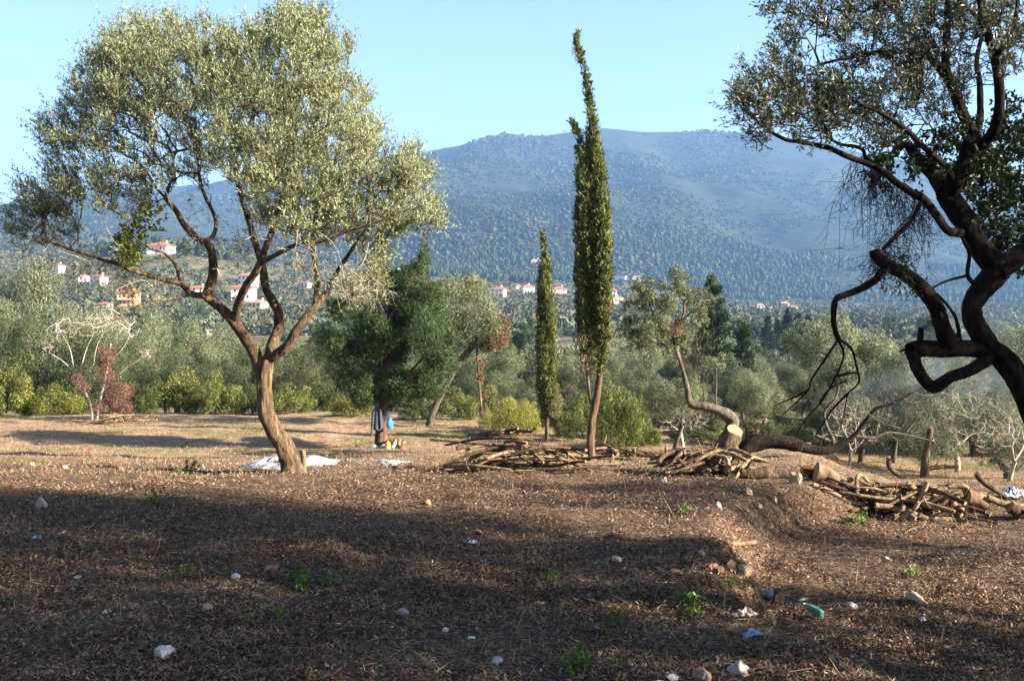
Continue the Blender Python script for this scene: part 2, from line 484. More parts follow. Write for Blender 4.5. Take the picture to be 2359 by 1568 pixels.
M['bark_pale'] = bark_mat('weathered dead wood', (.17, .14, .12), (.34, .29, .25), (.5, .44, .38), 12, .25, .5)
M['bark_red'] = bark_mat('conifer bark', (.025, .014, .009), (.08, .048, .033), (.17, .115, .085), 16, .12)
M['wood'] = bark_mat('cut branch bark', (.060, .037, .022), (.163, .112, .070), (.298, .223, .149), 11, .3)
M['wood_dark'] = bark_mat('dark cut branch bark', (.020, .013, .010), (.065, .042, .029), (.129, .090, .065), 11, .3)
M['wood_pale'] = bark_mat('peeled branch wood', (.126, .082, .048), (.223, .156, .105), (.328, .254, .178), 9, .3, .4)
M['cut'] = plain('fresh cut wood', (.27, .165, .09), .85, .3, 14)
M['rot'] = bark_mat('rotten red heartwood', (.042, .012, .005), (.138, .045, .015), (.252, .114, .048), 12, 1, 1.0, .06)
M['stone'] = plain('grey limestone', (.34, .31, .28), .95, .25, 7, .6, .2)
M['stone_pale'] = plain('pale limestone', (.62, .55, .50), .95, .2, 9, .6, .2)
M['stone_brown'] = plain('earth stained stone', (.33, .23, .15), .95, .25, 8, .6, .2)
M['ash'] = plain('white wood ash', (.4, .4, .42), 1, .35, 9, 1.0, .1)
M['terracotta'] = plain('broken terracotta', (.4, .16, .08), .9, .2, 12, .3)
M['plastic_white'] = plain('white plastic film', (.78, .8, .84), .35, .06, 20)
M['plastic_blue'] = plain('blue plastic film', (.03, .32, .75), .35, .1, 20)
M['plastic_pale'] = plain('pale blue plastic film', (.35, .5, .68), .35, .25, 12)
M['plastic_tan'] = plain('dirty tan plastic film', (.42, .33, .28), .5, .25, 9)
M['bottle'] = plain('green bottle plastic', (.06, .28, .2), .18, .1, 9, 0, .5, Alpha=.85)
M['orange'] = plain('orange plastic', (.75, .32, .05), .4, .1, 8)
M['jacket'] = plain('blue grey jacket cloth', (.06, .072, .095), .95, .15, 14, .3, .1)
M['cloth'] = plain('grey cloth', (.2, .22, .25), .95, .2, 14, .3, .1)
M['red'] = plain('red plastic', (.55, .09, .07), .5, .1, 8)
M['dark_scrap'] = plain('dark blue plastic', (.03, .04, .09), .4, .2, 8)
M['wall_white'] = plain('white plaster', (.8, .78, .74), .9, .05, .4)
M['wall_cream'] = plain('cream plaster', (.7, .6, .42), .9, .06, .4)
M['wall_orange'] = plain('orange plaster', (.62, .36, .16), .9, .06, .4)
M['wall_grey'] = plain('grey plaster', (.45, .43, .42), .9, .08, .4)
M['roof_red'] = plain('red roof tiles', (.46, .13, .065), .9, .15, .8)
M['roof_pale'] = plain('faded roof tiles', (.5, .25, .16), .9, .15, .8)
M['roof_grey'] = plain('grey sheet roof', (.42, .44, .47), .6, .1, .8)
M['pane'] = plain('dark window', (.04, .05, .07), .2, .1, 1)
M['shutter'] = plain('brown shutter', (.2, .11, .06), .7, .1, 1)
M['earth_cut'] = plain('bare pale earth', (.45, .36, .27), .95, .2, .05)

# sack with woven stripes
k = NT('striped sack cloth')
wv = k.n('TexWave'); wv.inputs['Scale'].default_value = 2.2; wv.inputs['Distortion'].default_value = 3; k.l(k.coord(1), wv.inputs[0])
k.l(k.ramp(wv.outputs[1], [(.2, (.04, .018, .011)), (.6, (.11, .055, .028)), (.95, (.2, .13, .065))]), k.b.inputs['Base Color'])
k.b.inputs['Roughness'].default_value = .95; M['sack'] = k.m
k = NT('white cloth with dark stripes')
wv = k.n('TexWave'); wv.inputs['Scale'].default_value = 3.5; wv.inputs['Distortion'].default_value = 4; k.l(k.coord(1), wv.inputs[0])
k.l(k.ramp(wv.outputs[1], [(.1, (.05, .06, .09)), (.3, (.4, .48, .6)), (.6, (.75, .8, .85))]), k.b.inputs['Base Color'])
k.b.inputs['Roughness'].default_value = .6; M['striped'] = k.m

# terrace soil
k = NT('leaf strewn soil')
v = k.coord(1)
n1 = k.noise(v, 3.0, 9, .72); n2 = k.noise(v, .35, 4); n3 = k.noise(v, 38, 4, .7)
vo = k.n('TexVoronoi'); vo.inputs['Scale'].default_value = 26; k.l(v, vo.inputs[0])
soil = k.ramp(n1, [(.3, (.018, .011, .008)), (.5, (.05, .03, .02)), (.7, (.11, .07, .046))])
lit = k.ramp(vo.outputs['Color'], [(.1, (.025, .015, .01)), (.45, (.11, .066, .043)), (.75, (.23, .15, .10)), (.95, (.36, .26, .19))])
near = k.mix(k.ramp(n3, [(.42, (0,) * 3), (.6, (1,) * 3)]), soil, lit)
dry = k.ramp(n1, [(.3, (.14, .09, .055)), (.5, (.26, .175, .11)), (.72, (.38, .27, .17))])
grn = k.ramp(n1, [(.3, (.10, .09, .035)), (.7, (.22, .19, .08))])
dry = k.mix(k.ramp(n2, [(.5, (0,) * 3), (.62, (1,) * 3)]), dry, grn)
ge = k.n('NewGeometry'); sx = k.n('SeparateXYZ'); k.l(ge.outputs['Position'], sx.inputs[0])
mr = k.n('MapRange'); mr.inputs[1].default_value = 18; mr.inputs[2].default_value = 30; k.l(sx.outputs[1], mr.inputs[0])
k.l(k.mix(mr.outputs[0], near, dry), k.b.inputs['Base Color'])
k.b.inputs['Roughness'].default_value = 1; k.b.inputs['Specular IOR Level'].default_value = .1
ad = k.n('Math', operation='ADD'); k.l(n1, ad.inputs[0]); k.l(n3, ad.inputs[1])
k.bump(ad.outputs[0], .9, .05); M['soil'] = k.m

def hill_mat(name, lo, mid, hi, s1, s2):
    k = NT(name)
    v = k.coord(1)
    a = k.noise(v, s1, 6, .65); b = k.noise(v, s2, 5, .7)
    c = k.ramp(b, [(.35, lo), (.5, mid), (.68, hi)])
    c = k.mix(1.0, c, k.ramp(a, [(.3, (.65, .7, .7)), (.7, (1.35, 1.25, 1.1))]), 'MULTIPLY')
    k.l(c, k.b.inputs['Base Color']); k.b.inputs['Roughness'].default_value = 1; k.b.inputs['Specular IOR Level'].default_value = .05
    k.bump(b, .6, 6)
    return k.m
M['mountain'] = hill_mat('scrub covered mountain', (.014, .022, .013), (.026, .034, .019), (.05, .052, .03), .004, .05)
M['valley'] = hill_mat('valley ground', (.05, .055, .025), (.12, .11, .055), (.24, .19, .11), .012, .09)

# ------------------------------------------------------------------ the setting
def sheet(name, X, Y, mat):
    V = np.stack([X, Y, H(X.ravel(), Y.ravel()).reshape(X.shape)], -1)
    r, c = X.shape
    i = np.arange(r - 1)[:, None] * c + np.arange(c - 1)[None]
    mb = MB(); mb.add(V.reshape(-1, 3), np.stack([i, i + 1, i + c + 1, i + c], -1).reshape(-1, 4))
    o = mb.build(name, mat); o['kind'] = 'structure'
    return o
xs = np.concatenate([-np.geomspace(48, 11.2, 46), np.arange(-11, 11, .11), np.geomspace(11.1, 48, 46)])
ys = np.concatenate([np.arange(-30, 7, 1.0), np.arange(7, 22, .1), np.arange(22, 46, .26), np.linspace(46, 62, 26)])
sheet('ground', *np.meshgrid(xs, ys), M['soil'])
cols = np.linspace(-900, 1900, 190)
def fan(name, d0, d1, n, mat, cols=cols):
    ds = np.geomspace(d0, d1, n)
    Y, PX = np.meshgrid(ds, cols, indexing='ij')
    return sheet(name, (PX - 512) / F * Y, Y, mat)
fan('valley_ground', 62, 1400, 130, M['valley'])
fan('mountain', 1400, 5200, 190, M['mountain'], np.linspace(-700, 1700, 380))

# haze: one closed box of even, thin, bluish air round everything
k = NT('hazy air')
k.t.nodes.remove(k.b)
pv = k.n('VolumePrincipled')
pv.inputs['Color'].default_value = (.27, .52, 1.0, 1)
pv.inputs['Density'].default_value = 0.00018
pv.inputs['Anisotropy'].default_value = 0.2
k.l(pv.outputs[0], k.out.inputs['Volume'])
mb = MB(); box(mb, (-6500, -60, -40), (6500, 5600, 640))
hz = mb.build('haze', k.m); hz['kind'] = 'stuff'

# ------------------------------------------------------------------ foreground olive (left)
def traced(pts, d, conv, dz=None):
    out = []
    for i, q in enumerate(pts):
        px, py = conv(q[0], q[1])
        out.append(P(px, py, d + (q[2] if len(q) > 2 else 0)))
    return np.array(out)
def limb_obj(root, tr, pts, r0, r1, start='near', sides=9, lump=.10, mat='bark', name='limb', n=5, flute=0.0, ridge=0.0):
    q, rr = smooth_path(pts, np.linspace(r0, r1, len(pts)), n)
    mb = MB()
    tube(mb, q, rr, sides + (8 if ridge and r0 > .03 else 0), lump, seed=len(tr.p), flute=flute, ridge=ridge)
    if root is not None: mb.build(name, M[mat], root)
    tr.limb(q, start)
    return mb
def olive_big():
    d = 20.0
    b = P(*D(675, 1088), d); base = np.array([b[0], d, g(b[0], d) - .12])
    root = thing('olive_tree', 'tall olive tree with curved trunk standing in white ash in the middle of the clearing', 'tree', base)
    off = -base
    T = Tree()
    tk = traced([(676, 1092), (670, 1060), (655, 1025), (630, 990), (614, 955), (607, 905), (608, 860), (614, 826)], d, D) + off
    rr = np.array([.25, .2, .185, .17, .15, .135, .145, .15])
    q, r2 = smooth_path(tk, rr, 6)
    mb = MB(); tube(mb, q, r2, 24, .16, seed=3, flute=.06, ridge=.16)
    trunk = mb.build('trunk', M['bark'], root); T.limb(q)
    # short sawn stub beside the foot of the trunk
    mb = MB(); st = traced([(698, 1090), (700, 1060), (697, 1035)], d + .05, D) + off
    tube(mb, *smooth_path(st, [.06, .055, .05], 3), 8, .1, cap=1); mb.build('sawn_stub', [M['wood'], M['cut']], root)
    def LB(pts, r0, r1, conv=CO, **kw):
        limb_obj(root, T, traced(pts, d, conv) + off, r0, r1, **kw)
    LB([(1570, 1430), (1530, 1290), (1470, 1180, -.1), (1380, 1060, -.2), (1290, 930, -.3), (1150, 790, -.4), (1040, 700, -.5)], .125, .088, sides=12, lump=.18)
    LB([(1040, 700, -.5), (1090, 580, -.4), (1110, 420, -.3), (1090, 250, -.3), (1030, 180, -.4), (920, 110, -.6), (820, 0, -.8), (760, -110, -1), (640, -260, -1.2)], .1, .045)
    LB([(1040, 700, -.5), (900, 680, -.7), (790, 580, -.9), (620, 540, -1.1), (450, 490, -1.2), (280, 440, -1.3), (150, 380, -1.3), (0, 340, -1.4), (-300, 240, -1.5), (-620, 110, -1.6)], .065, .018)
    LB([(960, 690, -.6), (800, 700, -.9), (600, 750, -1.2), (400, 810, -1.5), (200, 920, -1.8), (50, 950, -2)], .03, .01)
    LB([(790, 560, -.9), (740, 400, -1.2), (640, 290, -1.4), (500, 240, -1.6), (380, 160, -1.7)], .035, .015)
    LB([(1330, 930, -.3), (1350, 800, -.5), (1420, 620, -.8), (1520, 470, -1), (1590, 320, -1.1), (1640, 180, -1.2), (1700, 30, -1.2), (1760, -180, -1.2), (1850, -500, -1.1), (1840, -900, -.9)], .085, .035)
    LB([(1590, 370, -1.1), (1700, 310, -1.3), (1850, 230, -1.4), (1980, 180, -1.6), (2150, 170, -1.7), (2450, 60, -1.8), (2800, -50, -1.9)], .05, .018)
    LB([(1650, 1330), (1690, 1180, .2), (1750, 1020, .4), (1745, 850, .5), (1670, 720, .6), (1620, 600, .7), (1600, 450, .8), (1540, 250, .9), (1470, 0, 1), (1380, -300, 1.1), (1330, -650, 1.1), (1500, -1050, 1)], .115, .04, sides=11, lump=.14)
    LB([(1620, 1340), (1740, 1270, -.1), (1850, 1170, -.2), (1930, 1030, -.2), (2070, 850, -.1), (2170, 730, .1), (2270, 580, .2), (2330, 460, .2), (2500, 200, .3), (2750, -150, .3)], .105, .03, sides=11, lump=.14)
    LB([(2110, 770), (2130, 560, .4), (2110, 400, .7), (2080, 150, 1), (2150, -200, 1.3), (2200, -600, 1.4)], .06, .025)
    LB([(1010, 170, -.4), (1110, 110, 0), (1130, -60, .3), (1000, -350, .6), (950, -700, .8)], .05, .025)
    # crown: clumps read from the photograph, spread through the depth of the crown
    cl = [(1350, 160, 110), (1450, 220, 120), (1250, 190, 100), (1440, 120, 60), (1330, 90, 45), (650, 215, 110), (560, 260, 115), (780, 220, 130), (950, 250, 120), (1100, 210, 85),
          (480, 400, 130), (640, 400, 170), (850, 400, 170), (1050, 380, 180), (1250, 350, 180), (1450, 370, 160), (1540, 270, 80),
          (330, 600, 100), (420, 540, 130), (560, 580, 160), (760, 600, 130), (980, 600, 150), (1200, 560, 190), (1400, 560, 180), (1580, 520, 130), (1650, 620, 100),
          (250, 660, 70), (360, 760, 140), (550, 780, 140), (730, 800, 110), (950, 790, 90), (1180, 760, 160), (1380, 760, 180), (1560, 730, 160), (1670, 670, 80),
          (190, 920, 110), (310, 900, 110), (120, 1030, 75), (270, 1050, 105), (450, 880, 110), (620, 930, 100), (1250, 930, 130), (1450, 920, 160), (1620, 880, 130),
          (1800, 800, 110), (1900, 770, 80), (1850, 920, 140), (1950, 1000, 85), (1780, 1020, 90), (1650, 1050, 110), (1500, 1060, 110), (1690, 1160, 80), (1720, 1250, 50), (1340, 1040, 80)]
    rg = np.random.default_rng(11)
    tg = []
    for (cx, cy, r) in cl:
        u, v = (cx - 1020) / 1000, (cy - 640) / 680
        dep = 3.0 * math.sqrt(max(.06, 1 - u * u - v * v))
        n = int(1.05 * (r / 100) ** 2 * (30 if cx > 900 or cy < 450 else 17)) + 3
        a = rg.uniform(0, 2 * np.pi, n); rad = r * np.sqrt(rg.random(n))
        # more of the twigs on the near and far faces of the crown than in its hollow middle
        s = np.clip(rg.normal(0, .55, n), -1, 1) * dep
        for aa, q, dd in zip(a, rad, s):
            tg.append(P(*C1(cx + q * math.cos(aa), cy + q * math.sin(aa)), d + dd - .3) + off)
    tg = np.array(tg)
    low = []
    for (cx, cy, rx, ry, n) in [(420, 1230, 300, 130, 75), (150, 1150, 110, 60, 22), (620, 1330, 150, 70, 30), (1560, 1300, 150, 110, 60), (1700, 1330, 110, 70, 40), (1150, 1100, 160, 130, 45), (900, 1080, 140, 120, 30), (1400, 1200, 140, 80, 30)]:
        for q in range(n): low.append(P(*C1(cx + rg.normal(0, rx * .5), cy + rg.normal(0, ry * .5)), d - .6 + rg.normal(0, 1.0)) + off)
    nlow = len(low)
    T.grow(tg, .24, .10, rg, -.05)
    TB = Tree(); TB.p = list(T.A); TB.par = list(T.par2); TB.grow(np.array(low), .2, .16, rg)
    bt = MB(); TB.twigs(bt, .004, 2.2, rmax=.012); 
    tw2 = TB.A[TB.tips]; shoots(MB(), bt, tw2, rand_unit(nlow, rg) + [0, 0, -.4], 5, .3, 1, .05, .01, 0, .8, rg=rg)
    bt.build('dead_twigs', M['bark_pale'], root)
    lowleaf = tw2[rg.random(nlow) < .5]
    mb = MB(); T.twigs(mb, .0055, 2.3, rmax=.045)
    A = T.A[T.tips]
    dr = norm(A - np.array([.3, 0, 4.2]))
    lf = MB()
    shoots(lf, mb, A, dr, 7, .40, 12, .074, .018, .55, .6, rg=rg, facing=True)
    far_out = (np.abs((A[:, 0] - .3) / 4.1) ** 2 + ((A[:, 2] - 5.9) / 2.9) ** 2) > .62
    Aw = A[far_out & (A[:, 2] > 3.5)]; Aw = Aw[rg.random(len(Aw)) < .8]
    shoots(lf, mb, Aw, norm(Aw - np.array([.3, 0, 3.2])), 2, .55, 13, .068, .0175, .6, .35, rg=rg)
    # leaves along the outer twigs too
    B = T.A[T.nfix:][rg.random(len(T.A) - T.nfix) < .28]
    shoots(lf, mb, B, norm(B - np.array([.3, 0, 4.0])), 3, .28, 9, .072, .019, .4, .8, rg=rg)
    shoots(lf, mb, lowleaf, rand_unit(len(lowleaf), rg) * [1, 1, .5], 3, .3, 10, .068, .0165, -.1, .7, rg=rg)
    mb.build('twigs', M['bark'], root)
    lf.build('crown', M['olive'], root)
    # a climber with yellowing leaves on the left limb
    iv = MB(); tg = []
    for (cx, cy, r) in [(620, 1080, 80), (690, 1000, 70), (560, 1140, 50), (600, 1180, 40)]:
        n = 26
        for q in range(n):
            a, rd = rg.uniform(0, 6.28), r * math.sqrt(rg.random())
            tg.append(P(*C1(cx + rd * math.cos(a), cy + rd * math.sin(a)), d - 1.2 + rg.normal(0, .3)) + off)
    tg = np.array(tg)
    shoots(iv, None, tg, rand_unit(len(tg), rg), 2, .2, 9, .07, .045, .1, .9, rg=rg)
    iv.build('climbing_leaves', M['ivyyellow'], root)
olive_big()

# ------------------------------------------------------------------ near olive (right), in the shade of its neighbours
def olive_near():
    d = 10.0
    bx, by = 6.35, 10.2
    base = np.array([bx, by, g(bx, by) - .1]); off = -base
    root = thing('olive_tree', 'old dark gnarled olive tree leaning in at the right edge, close to the viewer', 'tree', base)
    T = Tree()
    tp = np.vstack([[base + [0, 0, 0], base + [-.15, -.05, .7], base + [-.5, -.1, 1.5]],
                    traced([(1640, 1420), (1560, 1260), (1450, 1120), (1340, 1000), (1255, 890), (1225, 780), (1260, 660), (1340, 560), (1420, 490)], d, R2)]) + off
    q, rr = smooth_path(tp, [.26, .19, .15, .132, .118, .108, .102, .095, .092, .095, .10, .11], 9)
    mb = MB(); tube(mb, q, rr, 30, .2, seed=9, flute=.08, ridge=.22); mb.build('trunk', M['bark_shade'], root); T.limb(q)
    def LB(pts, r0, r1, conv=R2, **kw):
        limb_obj(root, T, traced(pts, d, conv) + off, r0, r1, mat='bark_shade', ridge=.2, **kw)
    LB([(1400, 500), (1480, 455), (1568, 380, .1), (1680, 250, .2), (1800, 50, .3), (1850, -200, .3)], .12, .05)
    LB([(1400, 490), (1330, 430), (1250, 330), (1190, 220), (1120, 100), (1055, 0)], .12, .095, sides=12, lump=.16)
    LB([(1130, 1350), (1060, 1230, .2), (960, 1130, .4), (860, 1010, .6)], .09, .04, R1)
    LB([(1150, 1370), (1200, 1250, -.1), (1270, 1130, -.1), (1300, 1020, -.1), (1330, 940, -.1)], .085, .07, R1, sides=11)
    LB([(1330, 950, -.1), (1290, 880, 0), (1230, 740, .1), (1170, 590, .2), (1130, 450, .3), (1140, 250, .4), (1150, 0, .5), (1130, -200, .6)], .055, .03, R1)
    LB([(1300, 1030, -.1), (1380, 1010, -.2), (1450, 940, -.3), (1500, 820, -.4), (1505, 600, -.4), (1480, 420, -.4), (1430, 250, -.4), (1380, 100, -.4), (1370, -100, -.4)], .055, .03, R1)
    LB([(1485, 400, -.4), (1560, 290, -.5), (1620, 130, -.6), (1640, -60, -.7)], .03, .016, R1)
    LB([(1330, 940, -.1), (1370, 830, .2), (1372, 600, .4), (1350, 420, .6), (1400, 200, .8)], .04, .018, R1)
    LB([(1180, 1260, -.1), (1130, 1160, -.3), (1040, 1080, -.5), (950, 1000, -.7), (850, 900, -.8), (700, 800, -.9), (480, 700, -1)], .035, .014, R1)
    LB([(1180, 270), (1130, 262, -.1), (1070, 250, -.2), (1010, 170, -.3), (930, 60, -.4), (850, 0, -.45)], .045, .035)
    LB([(950, 1380, -.4), (860, 1325, -.5), (780, 1270, -.5), (700, 1205, -.6), (600, 1150, -.6), (450, 1095, -.7), (330, 1040, -.7), (250, 1018, -.7), (100, 990, -.8), (0, 970, -.8), (-140, 890, -.8), (-260, 780, -.8)], .036, .012, R1)
    LB([(600, 1140, -.6), (570, 1100, -.6), (550, 1045, -.6), (480, 1020, -.6), (400, 1010, -.6), (320, 960, -.6), (280, 870, -.6), (200, 700, -.5)], .02, .010, R1)
    LB([(1130, 480, .3), (1000, 400, .1), (850, 362, -.1), (600, 370, -.3), (450, 400, -.4), (250, 450, -.4)], .03, .012, R1)
    LB([(1180, 620, .2), (1040, 430, .3), (920, 270, .3), (800, 110, .3), (690, 0, .2)], .03, .014, R1)
    LB([(1390, 160, -.4), (1320, 90, -.5), (1220, 0, -.6)], .02, .014, R1)
    # low limbs
    LB([(1330, 1040), (1240, 1020), (1120, 1015, -.05), (1000, 1020, -.1), (880, 1022, -.15), (818, 1030, -.18)], .085, .075, sides=11, lump=.16)
    LB([(885, 1000, -.15), (892, 940, -.15), (890, 885, -.15)], .03, .024)
    LB([(835, 1035, -.18), (790, 1028, -.2), (752, 1042, -.2)], .022, .007)
    LB([(1345, 1080, -.05), (1290, 1120, -.12), (1200, 1165, -.2), (1090, 1205, -.25), (1000, 1265, -.3), (955, 1265, -.3), (890, 1190, -.28), (855, 1110, -.25), (832, 1050, -.2)], .06, .05, sides=10, lump=.16)
    LB([(1085, 985, -.1), (1045, 910, -.2), (1005, 780, -.3), (950, 680, -.4), (880, 605, -.5), (780, 530, -.55), (680, 480, -.6), (610, 425, -.6), (590, 375, -.6)], .085, .045, sides=10, lump=.15)
    LB([(655, 500, -.6), (600, 570, -.65), (500, 630, -.7), (400, 668, -.75), (342, 695, -.8), (324, 780, -.8), (330, 880, -.8), (355, 960, -.8)], .035, .022)
    for tw in ([(355, 960), (280, 1070), (180, 1220), (160, 1290), (60, 1390), (-10, 1450)], [(355, 965), (390, 1060), (340, 1200), (240, 1370), (150, 1470), (80, 1580)],
               [(355, 960), (440, 1020), (470, 1130), (490, 1240), (420, 1310), (400, 1400), (370, 1540)], [(420, 1310), (330, 1400), (260, 1500), (200, 1600)],
               [(160, 1290), (60, 1340), (-60, 1390)], [(340, 1200), (440, 1180), (480, 1180)], [(240, 1370), (300, 1280), (410, 1230)]):
        LB([(a, b, -.8) for a, b in tw], .013, .004, sides=5, lump=0, n=3)
    LB([(1150, 965, -.1), (1125, 830, -.3), (1070, 740, -.4), (1000, 660, -.5)], .022, .01, sides=6)
    LB([(1260, 610, 0), (1200, 540, -.1), (1210, 400, -.1), (1165, 300, -.1)], .025, .015, sides=6)
    LB([(1190, 545, -.1), (1060, 580, -.2), (960, 630, -.3)], .016, .008, sides=5)
    LB([(890, 70, -.4), (840, 170, -.5), (760, 260, -.55), (650, 370, -.6)], .02, .02, sides=6)
    rg = np.random.default_rng(5)
    cl = [(1075, 490, 70, -.8), (1150, 400, 100, -.7), (1290, 260, 90, -.5), (1320, 150, 55, -.5), (1250, 470, 120, -.7), (1150, 585, 80, -.8), (1400, 430, 120, -.5), (1350, 555, 100, -.7), (1500, 480, 110, -.4),
          (1600, 420, 120, -.3), (1600, 560, 110, -.5), (1750, 500, 120, -.3), (1700, 620, 95, -.5), (1440, 640, 50, -.7), (1200, 40, 50, 0), (1350, 40, 80, 0), (1500, 80, 110, .1), (1650, 40, 110, .2),
          (1600, 200, 120, 0), (1750, 150, 130, .2), (1850, 50, 120, .3), (1900, 250, 120, .3), (2000, 120, 120, .4), (2150, 80, 130, 0), (2280, 120, 110, -.4), (2050, 300, 110, .4), (2250, 330, 80, -.3), (2330, 230, 90, -.5),
          (1800, 330, 110, .1), (1900, 420, 110, 0), (2050, 450, 70, .3), (1960, 560, 60, .2)]
    tg = []
    for cx, cy, r, dz in cl:
        n = int((r / 100) ** 2 * 25) + 2
        for q in range(n):
            a, rd = rg.uniform(0, 6.28), r * math.sqrt(rg.random())
            tg.append(P(*C2(cx + rd * math.cos(a), cy + rd * math.sin(a)), d + dz + rg.normal(0, .55)) + off)
    for q in range(150):                                  # the crown goes on above the frame
        tg.append(P(rg.uniform(800, 1120), rg.uniform(-160, 0), d + rg.normal(.2, .8)) + off)
    T.grow(np.array(tg), .16, .10, rg, -.03)
    mb = MB(); T.twigs(mb, .0035, 2.3, rmax=.02)
    lf = MB()
    A = T.A[T.tips]
    shoots(lf, mb, A, norm(A - np.array([-1.5, 0, 4.4])), 5, .2, 8, .052, .0135, .35, .7, rg=rg)
    # drooping dead twigs under the long limb and round the dead tuft
    for q in range(170):
        if q % 3:
            t = rg.random(); sx, sy = 440 + 480 * t, -215 + 265 * t; sx += rg.normal(0, 14); sy += rg.normal(0, 14)
            ln = rg.uniform(150, 640)
        else:
            sx, sy = 620 + rg.normal(0, 45), 390 + rg.normal(0, 35)
            ln = rg.uniform(80, 300)
            if rg.random() < .5: t = rg.random(); sx, sy = 890 - 260 * t + rg.normal(0, 12), 70 + 300 * t
        pts = [(sx, sy, -.5 + rg.normal(0, .25))]
        dx = rg.normal(-3, 16)
        for s in range(5):
            pts.append((pts[-1][0] + dx + rg.normal(0, 22), pts[-1][1] + ln / 5 * rg.uniform(.4, 1.5), pts[-1][2] + rg.normal(0, .06)))
        pp = traced(pts, d, R2) + off
        tube(mb, *smooth_path(pp, np.linspace(.0032, .0013, 6), 2), 3)
        for s in range(4):
            b = pp[rg.integers(1, 5)]
            e = b + np.array([rg.normal(0, .13), rg.normal(0, .1), -rg.uniform(-.03, .22)])
            tube(mb, [b, (b + e) / 2 + rg.normal(0, .015, 3), e], [.0022, .0018, .001], 3)
    mb.build('twigs', M['bark_shade'], root)
    # sparse live leaves low in the crown
    t2 = np.array([P(*C2(rg.normal(1780, 60), rg.normal(1245, 55)), d - .5 + rg.normal(0, .2)) + off for _ in range(26)])
    shoots(lf, None, t2, rand_unit(26, rg), 3, .16, 8, .05, .015, 0, .9, rg=rg)
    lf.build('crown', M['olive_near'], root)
    iv = MB(); tg = []
    for cx, cy, r in [(1700, 780, 70), (1780, 720, 90), (1900, 720, 100), (2080, 690, 100), (2250, 650, 120), (2330, 760, 130), (2200, 850, 130), (2300, 1000, 150), (2200, 1090, 90), (2330, 560, 100), (2050, 620, 80), (2340, 1150, 100), (2120, 790, 80)]:
        n = int((r / 100) ** 2 * 27)
        for q in range(n):
            a, rd = rg.uniform(0, 6.28), r * math.sqrt(rg.random())
            tg.append(P(*C2(cx + rd * math.cos(a), cy + rd * math.sin(a)), d + .5 + rg.normal(0, .45)) + off)
    tg = np.array(tg)
    shoots(iv, None, tg, rand_unit(len(tg), rg), 4, .17, 9, .05, .03, .2, .9, rg=rg)
    iv.build('ivy', M['ivy'], root)
olive_near()

# ------------------------------------------------------------------ reusable plant meshes
TPL = {}
def tpl_olive(key, seed, hgt=5.0, rad=2.2, n=19000, L=.11, W=.036, mat='olive_mid', lean=.4, bark='bark_grey', nl=22, sparse=1.0, cz=.64, ch=.27):
    rg = np.random.default_rng(seed)
    T = Tree()
    lx, ly = rg.normal(0, lean, 2)
    tk, rr = smooth_path([(0, 0, -.2), (lx * .2, ly * .2, .5), (lx * .6, ly * .6, hgt * .22), (lx, ly, hgt * (cz - .31))], [.22, .17, .15, .13], 4)
    tb = MB(); tube(tb, tk, rr, 9, .2, seed=seed, flute=.06); T.limb(tk)
    lob = []
    for i in range(nl):
        u = rand_unit(1, rg)[0]; r = rg.uniform(.55, .95)
        c = np.array([u[0] * rad * r, u[1] * rad * r, hgt * cz + u[2] * hgt * ch * r])
        s = rad * rg.uniform(.2, .4)
        lob.append((*c, s, s, s * .85))
    lob = np.array(lob)
    T.grow(lob[:, :3], .3, .14, rg)
    T.twigs(tb, .022, 2.0, rmax=.11, sides=6)
    pts, u, i = lobe_points(lob, int(170 * sparse), rg, .3)
    T2 = Tree(); T2.p = list(T.A); T2.par = list(T.par2); T2.grow(pts, .25, .12, rg)
    T2.twigs(tb, .006, 2.2, rmax=.02, sides=3)
    lf = MB()
    pos, u, i = lobe_points(lob, n, rg, .72)
    leaves(lf, pos, norm(u * .3 + rg.normal(size=(n, 3)) * .7 + [0, 0, .3]), L * rg.uniform(.6, 1.3, n), W * rg.uniform(.7, 1.3, n), rg=rg, face=u + [0, 0, .15], loose=.45)
    TPL[key] = (tb.mesh('trunk', M[bark]), lf.mesh('crown', M[mat]))
def tpl_bare(key, seed, hgt=4.0, rad=2.0, nt=170, bark='bark_grey', r0=.008, droop=0):
    rg = np.random.default_rng(seed)
    T = Tree(); tb = MB()
    lx = rg.normal(0, .3)
    tk, rr = smooth_path([(0, 0, -.2), (lx * .3, 0, .4), (lx, .1, hgt * .25)], [.13, .10, .09], 4)
    tube(tb, tk, rr, 8, .2, seed=seed); T.limb(tk)
    u = rand_unit(nt, rg); u[:, 2] = np.abs(u[:, 2]) * 1.3 - .25
    pts = np.array([0, 0, hgt * .45]) + u * np.array([rad, rad, hgt * .5]) * rg.uniform(.4, 1, (nt, 1))
    T.grow(pts, .25, .14, rg, inert=.3); T.twigs(tb, r0, 2.1, rmax=.06, sides=5)
    T2 = Tree(); T2.p = list(T.A); T2.par = list(T.par2)
    m = nt * 3
    j = rg.integers(0, nt, m)
    T2.grow(pts[j] + rg.normal(0, .3, (m, 3)) + [0, 0, .12], .2, .15, rg); T2.twigs(tb, .004, 2.2, rmax=.012, sides=3)
    TPL[key] = (tb.mesh('branches', M[bark]), None)
